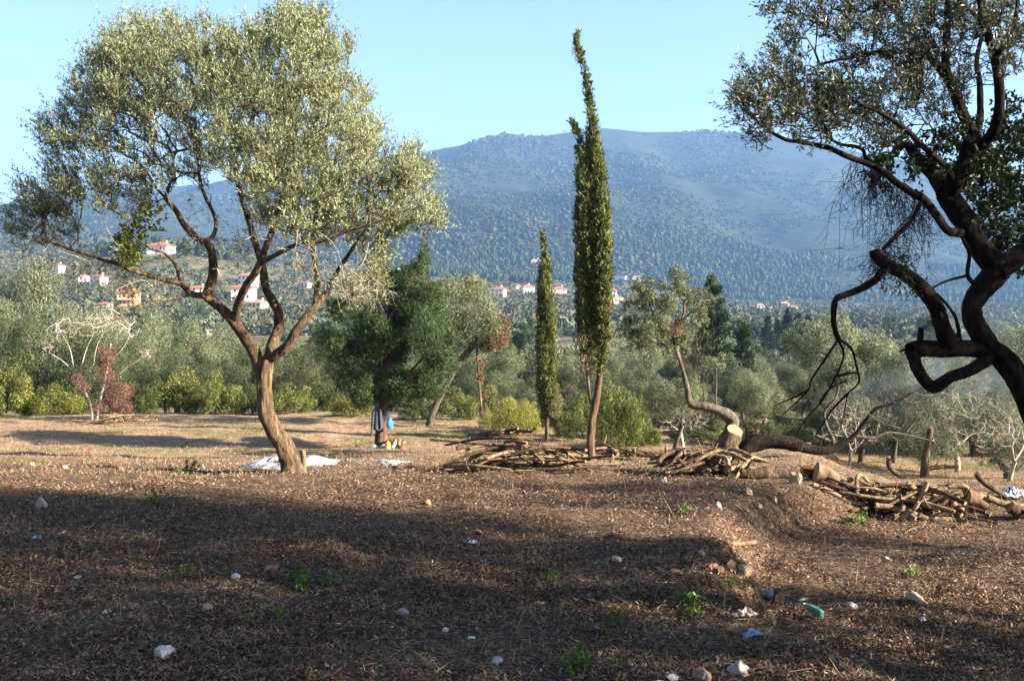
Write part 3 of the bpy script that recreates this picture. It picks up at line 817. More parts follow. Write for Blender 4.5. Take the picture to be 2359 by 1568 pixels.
def tpl_shrub(key, seed, hgt=1.7, rad=1.3, n=9000, L=.085, W=.042, mat='shrub', spike=0.0, nl=26):
    rg = np.random.default_rng(seed)
    lob = []
    for i in range(nl):
        a = rg.uniform(0, 6.28); r = math.sqrt(rg.random()) * .85
        top = hgt * (1 - .75 * r * r) * rg.uniform(.75, 1.08)
        z = rg.uniform(.25, .95) * top
        s = rad * rg.uniform(.12, .36)
        lob.append((math.cos(a) * r * rad, math.sin(a) * r * rad, z, s, s, s * (1 + spike)))
    tb = MB()
    T = Tree(); T.limb(np.array([(0, 0, -.1), (0, 0, .1)]))
    T.grow(np.array(lob)[:, :3], .25, .12, rg); T.twigs(tb, .012, 2.0, rmax=.05, sides=4)
    pts, u, i = lobe_points(lob, 130, rg, .4)
    T2 = Tree(); T2.p = list(T.A); T2.par = list(T.par2); T2.grow(pts, .2, .1, rg); T2.twigs(tb, .004, 2.2, rmax=.012, sides=3)
    lf = MB(); pos, u, i = lobe_points(lob, n, rg, .5)
    leaves(lf, pos, norm(u * .4 + rg.normal(size=(n, 3)) * .6 + [0, 0, .4 + spike]), L * rg.uniform(.6, 1.3, n), W * rg.uniform(.7, 1.3, n), rg=rg, face=u + [0, 0, .2], loose=.45)
    TPL[key] = (tb.mesh('stems', M['bark_grey']), lf.mesh('foliage', M[mat]))
def cyp_foliage(lf, axis, rad, dens, rg, L=.11, W=.035, lob=(.16, .5), mat=0, core=.35):
    """flame shaped column: upright lobes round an axis, each covered in sprays"""
    q, rr = smooth_path(axis, rad, 6)
    s = np.concatenate([[0], np.cumsum(np.linalg.norm(np.diff(q, axis=0), axis=1))])
    nl = int(dens * s[-1])
    t = rg.random(nl * 3) * s[-1]
    rt = np.interp(t, s, rr)
    keep = rg.random(nl * 3) < rt / rr.max(); t = t[keep][:nl * 2]; rt = rt[keep][:nl * 2]
    c = np.stack([np.interp(t, s, q[:, k]) for k in range(3)], 1)
    a = rg.uniform(0, 6.28, len(t))
    out = np.stack([np.cos(a), np.sin(a), np.zeros(len(t))], 1)
    lr = np.clip(rt * rg.uniform(.25, .5, len(t)), .04, lob[0] * 1.6)
    c = c + out * np.clip(rt - lr * .6, 0, None)[:, None] * rg.uniform(.6, 1.3, (len(t), 1))
    lh = lr * rg.uniform(1.8, 3.4, len(t)); lh = np.minimum(lh, lob[1])
    LB = np.column_stack([c, lr, lr, lh])
    n = int((lr * lh).sum() * 2600 * (.11 / L) ** 1.0)
    pos, u, i = lobe_points(LB, n, rg, .75)
    leaves(lf, pos, norm(u * [.45, .45, .2] + out[i] * .25 + rg.normal(size=(n, 3)) * .3 + [0, 0, .9]), L * rg.uniform(.5, 1.3, n), W * rg.uniform(.7, 1.3, n), mat, rg=rg, face=u + out[i] * .5, loose=.5)
    # inner sprays keep the column from being see-through
    m = int(s[-1] * rr.mean() * 1500 * core)
    t = rg.random(m) * s[-1]; rt = np.interp(t, s, rr)
    c = np.stack([np.interp(t, s, q[:, k]) for k in range(3)], 1) + rand_unit(m, rg) * (rt * .6 * rg.random(m) ** .4)[:, None]
    leaves(lf, c, norm(rg.normal(size=(m, 3)) * .6 + [0, 0, .6]), L * 1.5, W * 2.4, mat, rg=rg)
def tpl_conifer(key, seed, hgt=6.0, rad=1.7, n=130, mat='conifer', low=.12, L=.15, W=.045, per=60, bark='bark_red'):
    rg = np.random.default_rng(seed)
    tb = MB(); lf = MB()
    tube(tb, *smooth_path([(0, 0, -.2), (.05, 0, hgt * .5), (0, .05, hgt)], [.16, .1, .01], 5), 7, .1)
    P0, PD = [], []
    for b in range(n):
        t = low + (1 - low) * (b + rg.random()) / n
        z = hgt * t; ln = rad * (1 - t) ** .75 * rg.uniform(.65, 1.1) + .12
        a = rg.uniform(0, 6.28); o = np.array([math.cos(a), math.sin(a), 0])
        e = np.array([0, 0, z]) + o * ln + [0, 0, ln * rg.uniform(.1, .6)]
        mid = np.array([0, 0, z]) + o * ln * .5 + [0, 0, ln * .06]
        pp, rr = smooth_path([(0, 0, z), mid, e], [.03 * (1.2 - t), .018, .005], 4)
        tube(tb, pp, rr, 4)
        m = int(per * (ln / rad + .25))
        f = rg.uniform(.2, 1.05, m)
        c = np.stack([np.interp(f * 8, np.arange(9), pp[:, q]) for q in range(3)], 1)
        P0.append(c + rg.normal(0, .09, (m, 3)) * [1, 1, .6]); PD.append(np.tile(norm(o + [0, 0, .45]), (m, 1)))
    c = np.vstack(P0); dd = np.vstack(PD)
    kk = 5
    c2 = np.repeat(c, kk, 0); m = len(c2)
    leaves(lf, c2 + rg.normal(0, .03, (m, 3)), norm(np.repeat(dd, kk, 0) + rg.normal(size=(m, 3)) * .5), L * rg.uniform(.5, 1.3, m), W * rg.uniform(.7, 1.3, m), rg=rg)
    TPL[key] = (tb.mesh('trunk', M[bark]), lf.mesh('crown', M[mat]))
def plant(key, name, label, x, y, hgt_sc, wid_sc, rz=0, tint=(1, 1, 1), cat='tree', group=None, parts=('trunk', 'crown'), tilt=0, dz=0):
    o = thing(name, label, cat, (x, y, g(x, y) + dz), group, rz, (wid_sc, wid_sc, hgt_sc))
    o.rotation_euler = (0, tilt, rz)
    for me, nm in zip(TPL[key], parts):
        if me is not None:
            c = link(nm, me, o); c.color = (*tint, 1)
    return o

# ------------------------------------------------------------------ traced single trees of the middle ground
def ctree(name, label, d, base, limbs, lobes, n, L, W, mat, depth=.8, bark='bark_grey', conv=D, twig=220, extra=(), seed=1, cat='tree', up=.3, step=.25, jit=.38, rs=1.0, copies=5, fol='crown', droop=0.0, lump=.14):
    rg = np.random.default_rng(seed)
    m = pxd(d) / {'D': 2.3027, 'C5': 6.032, 'C6': 5.227, 'C4': 6.535, 'C3': 6.532}[conv.__name__]
    b = P(*conv(*base), d); b[2] = g(b[0], d)
    root = thing(name, label, cat, b); off = -b
    T = Tree(); first = True
    for (pts, r0, r1) in limbs:
        pp = traced(pts, d, conv) + off
        if first: pp[0][2] = -.15
        q, rr = smooth_path(pp, r0 if isinstance(r0, list) else np.linspace(r0, r1, len(pp)), 4)
        mb = MB(); tube(mb, q, rr, 9, lump, seed=len(T.p), flute=.04, cap=None)
        mb.build('trunk' if first else 'limb', M[bark], root)
        T.limb(q, None if first else 'near'); first = False
    def expand(lobes, copies=copies):
        out = []
        for lb in lobes:
            for c in range(copies):
                p = P(*conv(lb[0] + rg.normal(0, lb[2] * jit), lb[1] + rg.normal(0, lb[2] * jit)), d + (lb[3] if len(lb) > 3 else 0) + (rg.normal(0, depth) if copies > 1 else 0)) + off
                r = lb[2] * m * rs * (rg.uniform(.5, 1.05) if copies > 1 else 1)
                out.append((*p, r, r, r * (lb[4] if len(lb) > 4 else 1)))
        return np.array(out)
    tb = MB()
    if lobes:
        lob = expand(lobes)
        tg, u, i = lobe_points(lob, twig, rg, .3)
        T.grow(np.vstack([lob[:, :3], tg]), step, .12, rg, droop); T.twigs(tb, .006, 2.2, rmax=.04)
        tb.build('twigs', M[bark], root)
        if n:
            lf = MB(); pos, u, i = lobe_points(lob, n, rg, .45)
            leaves(lf, pos, norm(u * .4 + rg.normal(size=(n, 3)) * .65 + [0, 0, up]), L * rg.uniform(.6, 1.3, n), W * rg.uniform(.7, 1.3, n), rg=rg, face=u, loose=.5)
            lf.build(fol, M[mat], root)
    for (nm, mt, lbs, nn, LL, WW) in extra:
        lf = MB(); pos, u, i = lobe_points(expand(lbs), nn, rg, .4)
        leaves(lf, pos, norm(u * .4 + rg.normal(size=(nn, 3)) + [0, 0, .1]), LL * rg.uniform(.6, 1.3, nn), WW * rg.uniform(.7, 1.3, nn), rg=rg)
        lf.build(nm, M[mt], root)
    return root
# spreading conifer with things hung on its trunk
CON_D = 33.0
ctree('conifer_tree', 'dark green spreading conifer with a jacket hung on its reddish trunk', CON_D, (878, 1036),
      [([(876, 1040), (878, 1000), (880, 960), (884, 925), (880, 890), (890, 830), (905, 760), (930, 680), (960, 610), (976, 545)], .23, .015),
       ([(882, 930), (868, 895), (850, 850), (838, 780), (830, 700)], .11, .03), ([(884, 925), (905, 895), (940, 860), (985, 810)], .09, .02)],
      [(800, 865, 36), (850, 885, 40), (920, 895, 42), (985, 885, 40), (1018, 845, 28), (775, 795, 34), (840, 800, 50), (910, 800, 52), (980, 790, 48), (1022, 780, 24), (785, 720, 32), (850, 720, 46), (920, 720, 48),
       (985, 715, 40), (820, 665, 28), (880, 650, 36), (945, 650, 36), (990, 660, 22), (968, 620, 18), (973, 600, 13), (975, 583, 9), (930, 625, 16), (976, 566, 5), (977, 552, 3), (830, 915, 20), (960, 925, 18)],
      80000, .16, .022, 'conifer', .85, 'bark_red', twig=520, seed=21, up=.7, step=.3, fol='crown', copies=6)
# olive with rust coloured creeper
ctree('olive_tree', 'olive tree with rust brown dead leaves on its right side behind the conifer', 41.0, (1000, 975),
      [([(985, 978), (1000, 940), (1030, 880), (1055, 835), (1085, 800), (1100, 770)], .16, .09), ([(1085, 800), (1060, 740), (1040, 690)], .07, .03), ([(1110, 960), (1105, 900), (1100, 840), (1098, 790)], .05, .05)],
      [(1050, 690, 38), (1090, 680, 40), (1020, 740, 30), (1060, 760, 42), (1110, 720, 40), (1135, 755, 34), (1035, 662, 20), (1085, 655, 22), (1120, 790, 26), (1075, 720, 40)], 22000, .11, .032, 'olive_mid', 1.0, twig=260, seed=22,
      extra=[('rusty_leaves', 'rust', [(1145, 750, 26), (1150, 775, 24), (1135, 790, 22), (1102, 830, 10), (1105, 870, 11), (1110, 905, 11), (1108, 940, 9)], 6000, .09, .045)])
# dead tree wrapped in dry vine
ctree('dead_tree', 'bare pale dead tree wrapped in dry reddish vine at the clearing edge', 44.0, (225, 962),
      [([(222, 964), (230, 920), (240, 880), (250, 830), (255, 790)], 0.074, 0.031), ([(213, 964), (208, 930), (195, 900), (180, 870), (170, 845)], 0.056, 0.031),
       ([(180, 870), (150, 835), (120, 815), (95, 800)], 0.025, 0.009), ([(170, 845), (160, 800), (140, 765), (128, 740)], 0.022, 0.007), ([(185, 850), (200, 800), (215, 765), (205, 730)], 0.025, 0.007),
       ([(250, 830), (275, 810), (295, 780), (300, 750)], 0.022, 0.007), ([(215, 840), (222, 800), (240, 760), (250, 725)], 0.019, 0.007), ([(275, 860), (300, 840), (340, 815), (370, 800)], 0.019, 0.007)],
      [(120, 770, 26), (160, 745, 26), (205, 745, 30), (245, 740, 26), (290, 760, 26), (110, 800, 18), (330, 810, 18)], 0, 0, 0, 'vine', .9, 'bark_pale', twig=620, seed=23,
      extra=[('dry_vine', 'vine', [(182, 868, 15), (192, 890, 15), (245, 810, 16), (243, 835, 20), (246, 865, 20), (250, 895, 18), (270, 905, 24), (290, 895, 18), (265, 935, 22), (285, 940, 18), (235, 935, 16)], 15000, .09, .03)])
# leaning olive that grows out of the sawn stump, and the stump with its fallen limb
ctree('olive_tree', 'silvery olive on a long bent bough growing from the sawn stump', 27.0, (1275, 1335),
      [([(1258, 1345), (1258, 1240), (1270, 1140), (1280, 1080), (1205, 1030), (1105, 1000), (1030, 985), (1010, 900), (975, 760), (935, 640), (930, 570), (960, 500), (990, 430), (985, 330)], [.2, .19, .18, .17, .14, .12, .1, .065, .055, .045, .04, .035, .03, .02], 0),
       ([(930, 590), (860, 520), (800, 430), (760, 330)], .04, .015), ([(960, 500), (1030, 440), (1080, 400)], .03, .012), ([(1110, 1000), (1112, 950), (1105, 900)], .03, .012), ([(1185, 1035), (1180, 950), (1185, 800), (1165, 720)], .03, .01), ([(940, 650), (840, 620), (770, 590)], .03, .01)],
      [(740, 300, 55), (780, 380, 65), (720, 390, 45), (840, 470, 70), (970, 290, 55), (960, 380, 80), (1060, 370, 65), (1095, 430, 45), (790, 560, 70), (890, 610, 65), (740, 610, 50), (1000, 570, 50), (690, 520, 45), (640, 530, 30), (1165, 740, 40)],
      20000, .085, .024, 'olive_mid', .8, 'bark_grey', C5, twig=620, seed=24, copies=10, jit=.75, rs=.62, extra=[('rusty_leaves', 'rust', [(940, 520, 40), (930, 560, 40)], 1200, .06, .03)])
def stump():
    d = 26.7
    b = P(*C5(1290, 1345), d); b[2] = g(b[0], d)
    root = thing('tree_stump', 'massive sawn olive stump with pale cut face and a fallen grey limb to its right', 'stump', b); off = -b
    q = traced([(1262, 1370), (1258, 1290), (1262, 1220), (1285, 1160)], d, C5) + off
    q[0][2] = -.2
    mb = MB(); tube(mb, *smooth_path(q, [.42, .34, .29, .22], 5), 16, .2, seed=4, flute=.08); mb.build('trunk', M['bark'], root)
    c = q[-1] + [.02, -.03, .03]
    mb = MB(); ax = norm(np.array([.25, -.55, .6]))
    tube(mb, [c - ax * .15, c, c + ax * .05], [.235, .225, .215], 16, .04, mat=0, cap=1); mb.build('cut_face', [M['bark'], M['cut']], root)
    q = np.vstack([traced([(1320, 1370), (1345, 1270), (1420, 1222), (1550, 1212), (1680, 1235)], d - .1, C5),
                   traced([(400, 1072), (540, 1100), (640, 1062), (715, 1005), (810, 885), (900, 852), (1010, 795)], d, C6)]) + off
    q[0][2] = -.2
    mb = MB(); tube(mb, *smooth_path(q, [.26, .22, .19, .18, .17, .15, .12, .08, .06, .05, .035, .02], 5), 12, .18, seed=6); mb.build('fallen_limb', M['bark_shade'], root)  # darker bark stands in for the shade on this limb
    for pts, r0, r1 in (([(700, 1020), (800, 1032), (870, 1005), (950, 1012), (1040, 1030), (1130, 1055)], .05, .015), ([(590, 1090), (590, 1040), (560, 980), (545, 900), (600, 830), (620, 760)], .07, .025),
                        ([(640, 1065), (560, 1040), (500, 1020)], .06, .045), ([(900, 852), (960, 830), (1040, 850)], .03, .01), ([(975, 1000), (1030, 930), (1050, 890)], .025, .008)):
        mb = MB(); tube(mb, *smooth_path(traced(pts, d + .1, C6) + off, np.linspace(r0, r1, len(pts)), 4), 8, .15); mb.build('limb', M['bark_grey'], root)
    rg = np.random.default_rng(3); mb = MB()
    T = Tree(); T.limb(traced([(715, 1005), (810, 885), (900, 852), (1010, 795)], d, C6) + off)
    tg = np.array([P(*C6(rg.uniform(680, 1150), rg.uniform(760, 1000)), d + rg.normal(0, .8)) + off for _ in range(120)])
    T.grow(tg, .25, .12, rg); T.twigs(mb, .005, 2.2, rmax=.02); mb.build('twigs', M['bark_grey'], root)
stump()
# the two columnar cypresses
def cypress(label, d, base, trunk, cols, dry, seed, extra_limbs=(), L=.1, W=.03, dens=34):
    b = P(*D(*base), d); b[2] = g(b[0], d)
    root = thing('cypress_tree', label, 'tree', b); off = -b
    rg = np.random.default_rng(seed); m = pxd(d) / 2.3027
    q = traced(trunk[0], d, D) + off; q[0][2] = -.15
    mb = MB(); tube(mb, *smooth_path(q, trunk[1], 5), 10, .12, flute=.05); mb.build('trunk', M['bark_red'], root)
    for pts, r0, r1 in extra_limbs:
        mb = MB(); tube(mb, *smooth_path(traced(pts, d, D) + off, np.linspace(r0, r1, len(pts)), 4), 7, .1); mb.build('limb', M['bark_grey'], root)
    lf = MB()
    for ax, rad in cols: cyp_foliage(lf, traced(ax, d, D) + off, np.array(rad) * m, dens, rg, L, W)
    lf.build('crown', M['cypress'], root)
    lf = MB(); lob = []
    for x, y, r in dry:
        for c in range(6): lob.append((*(P(*D(x + rg.normal(0, r * .5), y + rg.normal(0, r * .8)), d + rg.normal(0, r * m)) + off), r * m * .6, r * m * .6, r * m * 1.1))
    pos, u, i = lobe_points(lob, 2600, rg, .4)
    leaves(lf, pos, norm(u * .5 + rg.normal(size=(2600, 3)) * .5 + [0, 0, .4]), .09, .02, rg=rg); lf.build('dry_sprays', M['cypressbrown'], root)
cypress('tall twin topped dark green cypress towering over the clearing', 24.0, (1364, 1062),
        ([(1363, 1066), (1360, 1020), (1364, 960), (1376, 900), (1382, 840), (1384, 780), (1380, 600), (1370, 400), (1350, 220)], [.13, .10, .085, .075, .065, .06, .05, .04, .012]),
        [([(1385, 860, -.05), (1388, 760, -.05), (1386, 660, -.1), (1384, 540, -.1), (1378, 430, 0), (1368, 340, 0), (1360, 250, 0), (1348, 170, 0), (1335, 120, 0)], [7, 16, 20, 20, 19, 17, 12, 7, 4]),
         ([(1345, 830, .1), (1346, 740, .05), (1347, 640, 0), (1346, 520, 0), (1345, 420, 0), (1336, 340, 0), (1326, 300, 0), (1312, 278, 0)], [8, 17, 21, 21, 18, 11, 6, 2]),
         ([(1366, 800, .35), (1366, 600, .35), (1366, 420, .3), (1362, 340, .2)], [14, 26, 21, 11]), ([(1336, 130, 0), (1330, 110, 0), (1326, 92, 0), (1334, 76, 0)], [5, 6, 4, 1])],
        [(1350, 830, 22), (1395, 760, 16), (1345, 790, 18), (1400, 700, 14), (1330, 125, 7)], 31,
        [([(1384, 840), (1398, 790), (1408, 740)], .03, .01), ([(1362, 930), (1352, 860), (1350, 800)], .05, .03), ([(1390, 830), (1405, 815), (1412, 822)], .02, .008)])
cypress('slim short cypress on a thin bare stem beside the tall cypress', 36.0, (1259, 1010),
        ([(1259, 1013), (1259, 960), (1258, 880), (1256, 720), (1252, 600)], [.075, .065, .06, .04, .015]),
        [([(1259, 968), (1259, 900), (1259, 820), (1258, 740), (1256, 660), (1253, 590), (1250, 535)], [5, 19, 21, 20, 16, 11, 2])],
        [(1275, 900, 12), (1270, 930, 12), (1282, 920, 10)], 32, L=.11, W=.034, dens=26)

# ------------------------------------------------------------------ other plants of the grove, from shared meshes
for i in range(4): tpl_olive('olive%d' % i, 100 + i)
for i in range(3): tpl_olive('olive_low%d' % i, 160 + i, cz=.5, ch=.42, n=20000, nl=28)
tpl_olive('olive_thin', 110, n=7000, sparse=2.2)
tpl_olive('olive_high', 114, cz=.74, ch=.2, n=26000, L=.07, W=.026)
tpl_olive('olive_dark', 112, mat='ivy', n=15000, L=.11, W=.05, bark='bark_shade')
for i in range(3): tpl_bare('bare%d' % i, 120 + i, bark=('bark_grey', 'bark_pale', 'bark_pale')[i])
tpl_bare('bare_brown', 125, 1.8, 1.2, 150, 'bark', .005)
for i in range(3): tpl_shrub('shrub%d' % i, 130 + i, nl=24 + 4 * i)
for i in range(2): tpl_shrub('heath%d' % i, 140 + i, mat='heath', spike=.8, L=.11, W=.022, n=11000)
for i in range(2): tpl_shrub('spiky%d' % i, 145 + i, hgt=2.0, mat='shrub', spike=.6, L=.1, W=.03, n=11000)
for i in range(2): tpl_conifer('conifer%d' % i, 150 + i)
def place(key, x, top, wd, d, label, name='olive_tree', cat='tree', tint=(1, 1, 1), parts=None, group=None, rz=None):
    px = x / 2.3027
    X = (px - 512) / F * d
    z = g(X, d)
    h = P(px, top / 2.3027, d)[2] - z
    wm = wd / 2.3027 * pxd(d)
    kind = key.rstrip('0123456789')
    H0, W0 = {'olive': (4.9, 5.0), 'olive_thin': (4.9, 5.0), 'olive_dark': (4.9, 5.0), 'olive_low': (4.9, 5.0), 'bare': (4.0, 4.0), 'bare_brown': (1.7, 2.4), 'shrub': (1.9, 2.9), 'heath': (2.0, 2.9), 'spiky': (2.3, 2.9), 'conifer': (6.0, 3.2)}[kind]
    parts = parts or (('stems', 'foliage') if kind in ('shrub', 'heath', 'spiky') else ('branches', None) if kind.startswith('bare') else ('trunk', 'crown'))
    return plant(key, name, label, X, d, max(h, .3) / H0, wm / W0, (x * 37 % 628) / 100 if rz is None else rz, tint, cat, group, parts)
GR, YG, SV, DK_SHADE, PU = (1, 1, 1), (1.08, 1.0, .75), (1.25, 1.25, 1.3), (.45, .52, .4), (.95, .8, .85)  # the dark tint is deep green foliage, deepened further for shade gaps between crowns
for a in [
    ('olive0', 40, 585, 250, 62, 'tall grey green olive at the left edge behind the green shrubs'),
    ('olive1', 165, 672, 210, 60, 'rounded olive behind the bare dead tree'),
    ('olive2', 300, 690, 200, 66, 'pale olive just right of the dead tree, above the shrubs'),
    ('olive_thin', 405, 694, 230, 58, 'airy olive above the yellow green shrubs left of the curved trunk'),
    ('olive3', 500, 735, 170, 64, 'olive beside the red roofed hut behind the shrubs'),
    ('olive1', 690, 760, 150, 60, 'dull olive between the curved trunk and the dark conifer'),
    ('olive2', -60, 640, 220, 58, 'olive cut by the left frame edge'),
    ('olive0', 1190, 868, 95, 62, 'round silvery olive between rusty olive and slim cypress'),
    ('olive3', 1310, 800, 140, 70, 'olive seen between the two cypresses'),
    ('olive2', 1555, 842, 165, 30, 'small olive with dark forked trunk left of the stump'),
    ('olive1', 1725, 838, 150, 37, 'bright bushy olive just behind the stump'),
    ('olive0', 1800, 828, 150, 46, 'olive right of the bright bushy one behind the fallen limb'),
    ('olive3', 1930, 688, 270, 44, 'large silvery olive behind the hanging dead bough'),
    ('olive_low1', 2090, 800, 230, 40, 'thin olive under the drooping dead twigs of the near tree'),
    ('olive_low2', 2250, 812, 260, 38, 'grey olive behind the low loop of the near tree limb'),
    ('olive2', 2370, 705, 260, 43, 'tall olive behind the trunk at the right edge'),
    ('olive_thin', 1650, 815, 160, 48, 'airy olive behind the bent bough'),
    ('olive0', 1480, 800, 130, 60, 'faint olive behind the dark shrub beside the cypress'),
    ('olive_low0', 2140, 900, 210, 34, 'half bare olive on the lower terrace behind the log heap'),
    ('olive_low1', 2330, 925, 230, 31, 'low olive at the right edge on the lower terrace'),
    ('olive_low2', 1985, 900, 190, 36, 'olive on the lower terrace behind the fallen limb')]:
    place(*a, tint=(SV if 'silver' in a[5] or 'pale' in a[5] or 'bright' in a[5] else GR))
for a in [
    ('bare0', 2060, 850, 230, 36, 'bare grey branched tree behind the fallen limb'), ('bare1', 2210, 880, 240, 34, 'leafless grey tree on the lower terrace above the log heap'),
    ('bare2', 2330, 900, 200, 29, 'leafless tree beside the striped cloth at the right edge'), ('bare1', 1960, 880, 150, 33, 'leafless sapling behind the hanging dead bough'),
    ('bare2', 1575, 900, 150, 33, 'bare twiggy tree behind the small forked olive'), ('bare0', 1640, 880, 170, 38, 'bare twiggy tree behind the stump')]:
    place(*a, name='bare_tree')
place('bare_brown', 1600, 775, 95, 47, 'brown twiggy thicket under the silvery bent olive', 'thicket', 'shrub')
place('bare_brown', 690, 800, 110, 56, 'dull purple brown thicket left of the dark conifer', 'thicket', 'shrub')
for a in [
    ('shrub0', 10, 812, 150, 47.5, 'sunlit yellow green shrub at the left edge', YG), ('shrub1', 115, 872, 150, 48, 'low green shrub beside the dead tree', YG), ('shrub2', 85, 790, 200, 54, 'dark shrub behind the low green ones at the left', DK_SHADE),
    ('shrub2', 185, 880, 130, 50, 'dark shrub behind the dead tree trunk', DK_SHADE), ('shrub0', 330, 862, 120, 50, 'dark shrub right of the vine wrapped tree', DK_SHADE), ('shrub1', 425, 826, 165, 51, 'big yellow green topped shrub left of the curved trunk', YG),
    ('shrub2', 505, 846, 140, 50, 'green shrub next to the curved trunk', GR), ('shrub0', 580, 880, 120, 50, 'dark shrub right behind the curved trunk', DK_SHADE), ('shrub1', 668, 868, 150, 50, 'green shrub right of the curved trunk', GR),
    ('shrub2', 745, 850, 110, 53, 'dark green shrub touching the conifer shade', DK_SHADE), ('shrub0', 815, 897, 130, 47, 'pale green low shrub under the conifer', YG), ('shrub1', 1055, 880, 110, 44, 'green shrub right of the conifer', GR),
    ('shrub2', 1110, 876, 110, 46, 'green shrub below the rusty creeper', GR), ('shrub0', 960, 905, 100, 44, 'dark shrub behind the conifer trunk', DK_SHADE), ('shrub1', 1210, 905, 90, 42, 'silver green shrub behind the yellow heath', SV),
    ('shrub1', 1480, 950, 110, 33, 'low bright shrub behind the brushwood heap', GR), ('shrub0', 1640, 985, 90, 34, 'green shrub beside the stump', GR), ('shrub2', 1310, 905, 110, 40, 'dark shrub behind the slim cypress stem', DK_SHADE)]:
    place(*a[:6], name='shrub', cat='shrub', tint=a[6])
for a in [
    ('heath0', 1182, 895, 140, 38, 'yellow green feathery heath shrub', 'heath_shrub', (1.1, 1.1, .8)), ('heath1', 1135, 930, 80, 40, 'small feathery heath shrub left of the big yellow one', 'heath_shrub', GR),
    ('spiky0', 1432, 848, 150, 32, 'dark shrub with yellow tips right of the tall cypress', 'shrub', (.9, .95, .7)), ('spiky1', 1345, 885, 110, 35, 'upright shrub with yellow tips left of the tall cypress trunk', 'shrub', GR),
    ('spiky1', 1300, 935, 80, 37, 'small upright shrub between the cypresses', 'shrub', GR)]:
    place(*a[:6], name=a[6], cat='shrub', tint=a[7])
for a in [
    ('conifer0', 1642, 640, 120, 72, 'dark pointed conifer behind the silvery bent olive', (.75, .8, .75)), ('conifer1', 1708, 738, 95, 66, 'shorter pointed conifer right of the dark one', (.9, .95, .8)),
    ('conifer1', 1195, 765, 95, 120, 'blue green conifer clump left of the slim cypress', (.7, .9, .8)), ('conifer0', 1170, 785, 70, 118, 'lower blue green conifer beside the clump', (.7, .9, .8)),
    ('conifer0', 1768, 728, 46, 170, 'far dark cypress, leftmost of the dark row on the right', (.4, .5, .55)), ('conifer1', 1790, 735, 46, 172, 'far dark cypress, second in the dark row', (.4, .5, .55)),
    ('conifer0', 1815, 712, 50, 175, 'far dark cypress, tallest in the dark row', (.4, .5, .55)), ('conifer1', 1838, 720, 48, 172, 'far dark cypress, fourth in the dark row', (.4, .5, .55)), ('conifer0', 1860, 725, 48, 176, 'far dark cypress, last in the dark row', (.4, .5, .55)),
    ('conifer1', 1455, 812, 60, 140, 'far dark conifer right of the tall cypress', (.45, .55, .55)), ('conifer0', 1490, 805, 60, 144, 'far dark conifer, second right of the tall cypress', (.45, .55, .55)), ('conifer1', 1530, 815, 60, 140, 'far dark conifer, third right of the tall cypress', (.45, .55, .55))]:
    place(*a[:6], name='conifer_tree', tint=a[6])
for i, (x, top, wd, d, tn, lb) in enumerate([
    (230, 760, 150, 52, DK_SHADE, 'dark low olive behind the dead tree'), (310, 770, 160, 55, GR, 'bushy olive right of the dead tree, foliage to the ground'), (380, 790, 130, 53, DK_SHADE, 'dark bushy olive left of the yellow green shrub'),
    (470, 770, 150, 56, GR, 'bushy olive behind the big yellow green shrub'), (560, 790, 140, 55, DK_SHADE, 'dark bushy olive behind the curved trunk'), (640, 770, 150, 57, GR, 'bushy olive right behind the curved trunk'), (730, 760, 130, 56, DK_SHADE, 'dark bushy olive at the left side of the conifer'),
    (60, 720, 180, 57, DK_SHADE, 'dark bushy olive at the far left'), (1090, 820, 120, 50, DK_SHADE, 'dark bushy olive below the rusty olive'), (1230, 860, 110, 46, DK_SHADE, 'dark bushy olive behind the slim cypress'), (1330, 850, 130, 47, DK_SHADE, 'dark bushy olive between the cypresses'),
    (1400, 860, 130, 42, DK_SHADE, 'dark bushy olive behind the tall cypress trunk'), (1520, 870, 140, 40, DK_SHADE, 'dark bushy olive behind the small forked olive'), (1600, 880, 130, 42, GR, 'bushy olive behind the bent bough, foliage to the ground'),
    (1690, 860, 140, 45, DK_SHADE, 'dark bushy olive behind the sawn stump'), (1760, 880, 150, 40, GR, 'bushy olive right of the stump, foliage to the ground'), (1850, 870, 150, 42, DK_SHADE, 'dark bushy olive behind the fallen limb, left one'),
    (1930, 890, 150, 40, GR, 'bushy olive behind the fallen limb, middle one'), (2020, 870, 160, 42, DK_SHADE, 'dark bushy olive behind the fallen limb, right one'), (2110, 880, 160, 39, GR, 'bushy grey olive under the low loop of the near tree'),
    (2200, 880, 170, 41, DK_SHADE, 'dark bushy olive above the middle of the right heap'), (2290, 890, 160, 38, GR, 'bushy olive above the right end of the heap'), (2370, 860, 170, 40, DK_SHADE, 'dark bushy olive at the right frame edge')]):
    place('olive_low%d' % (i % 3), x, top, wd, d, lb, tint=tn)
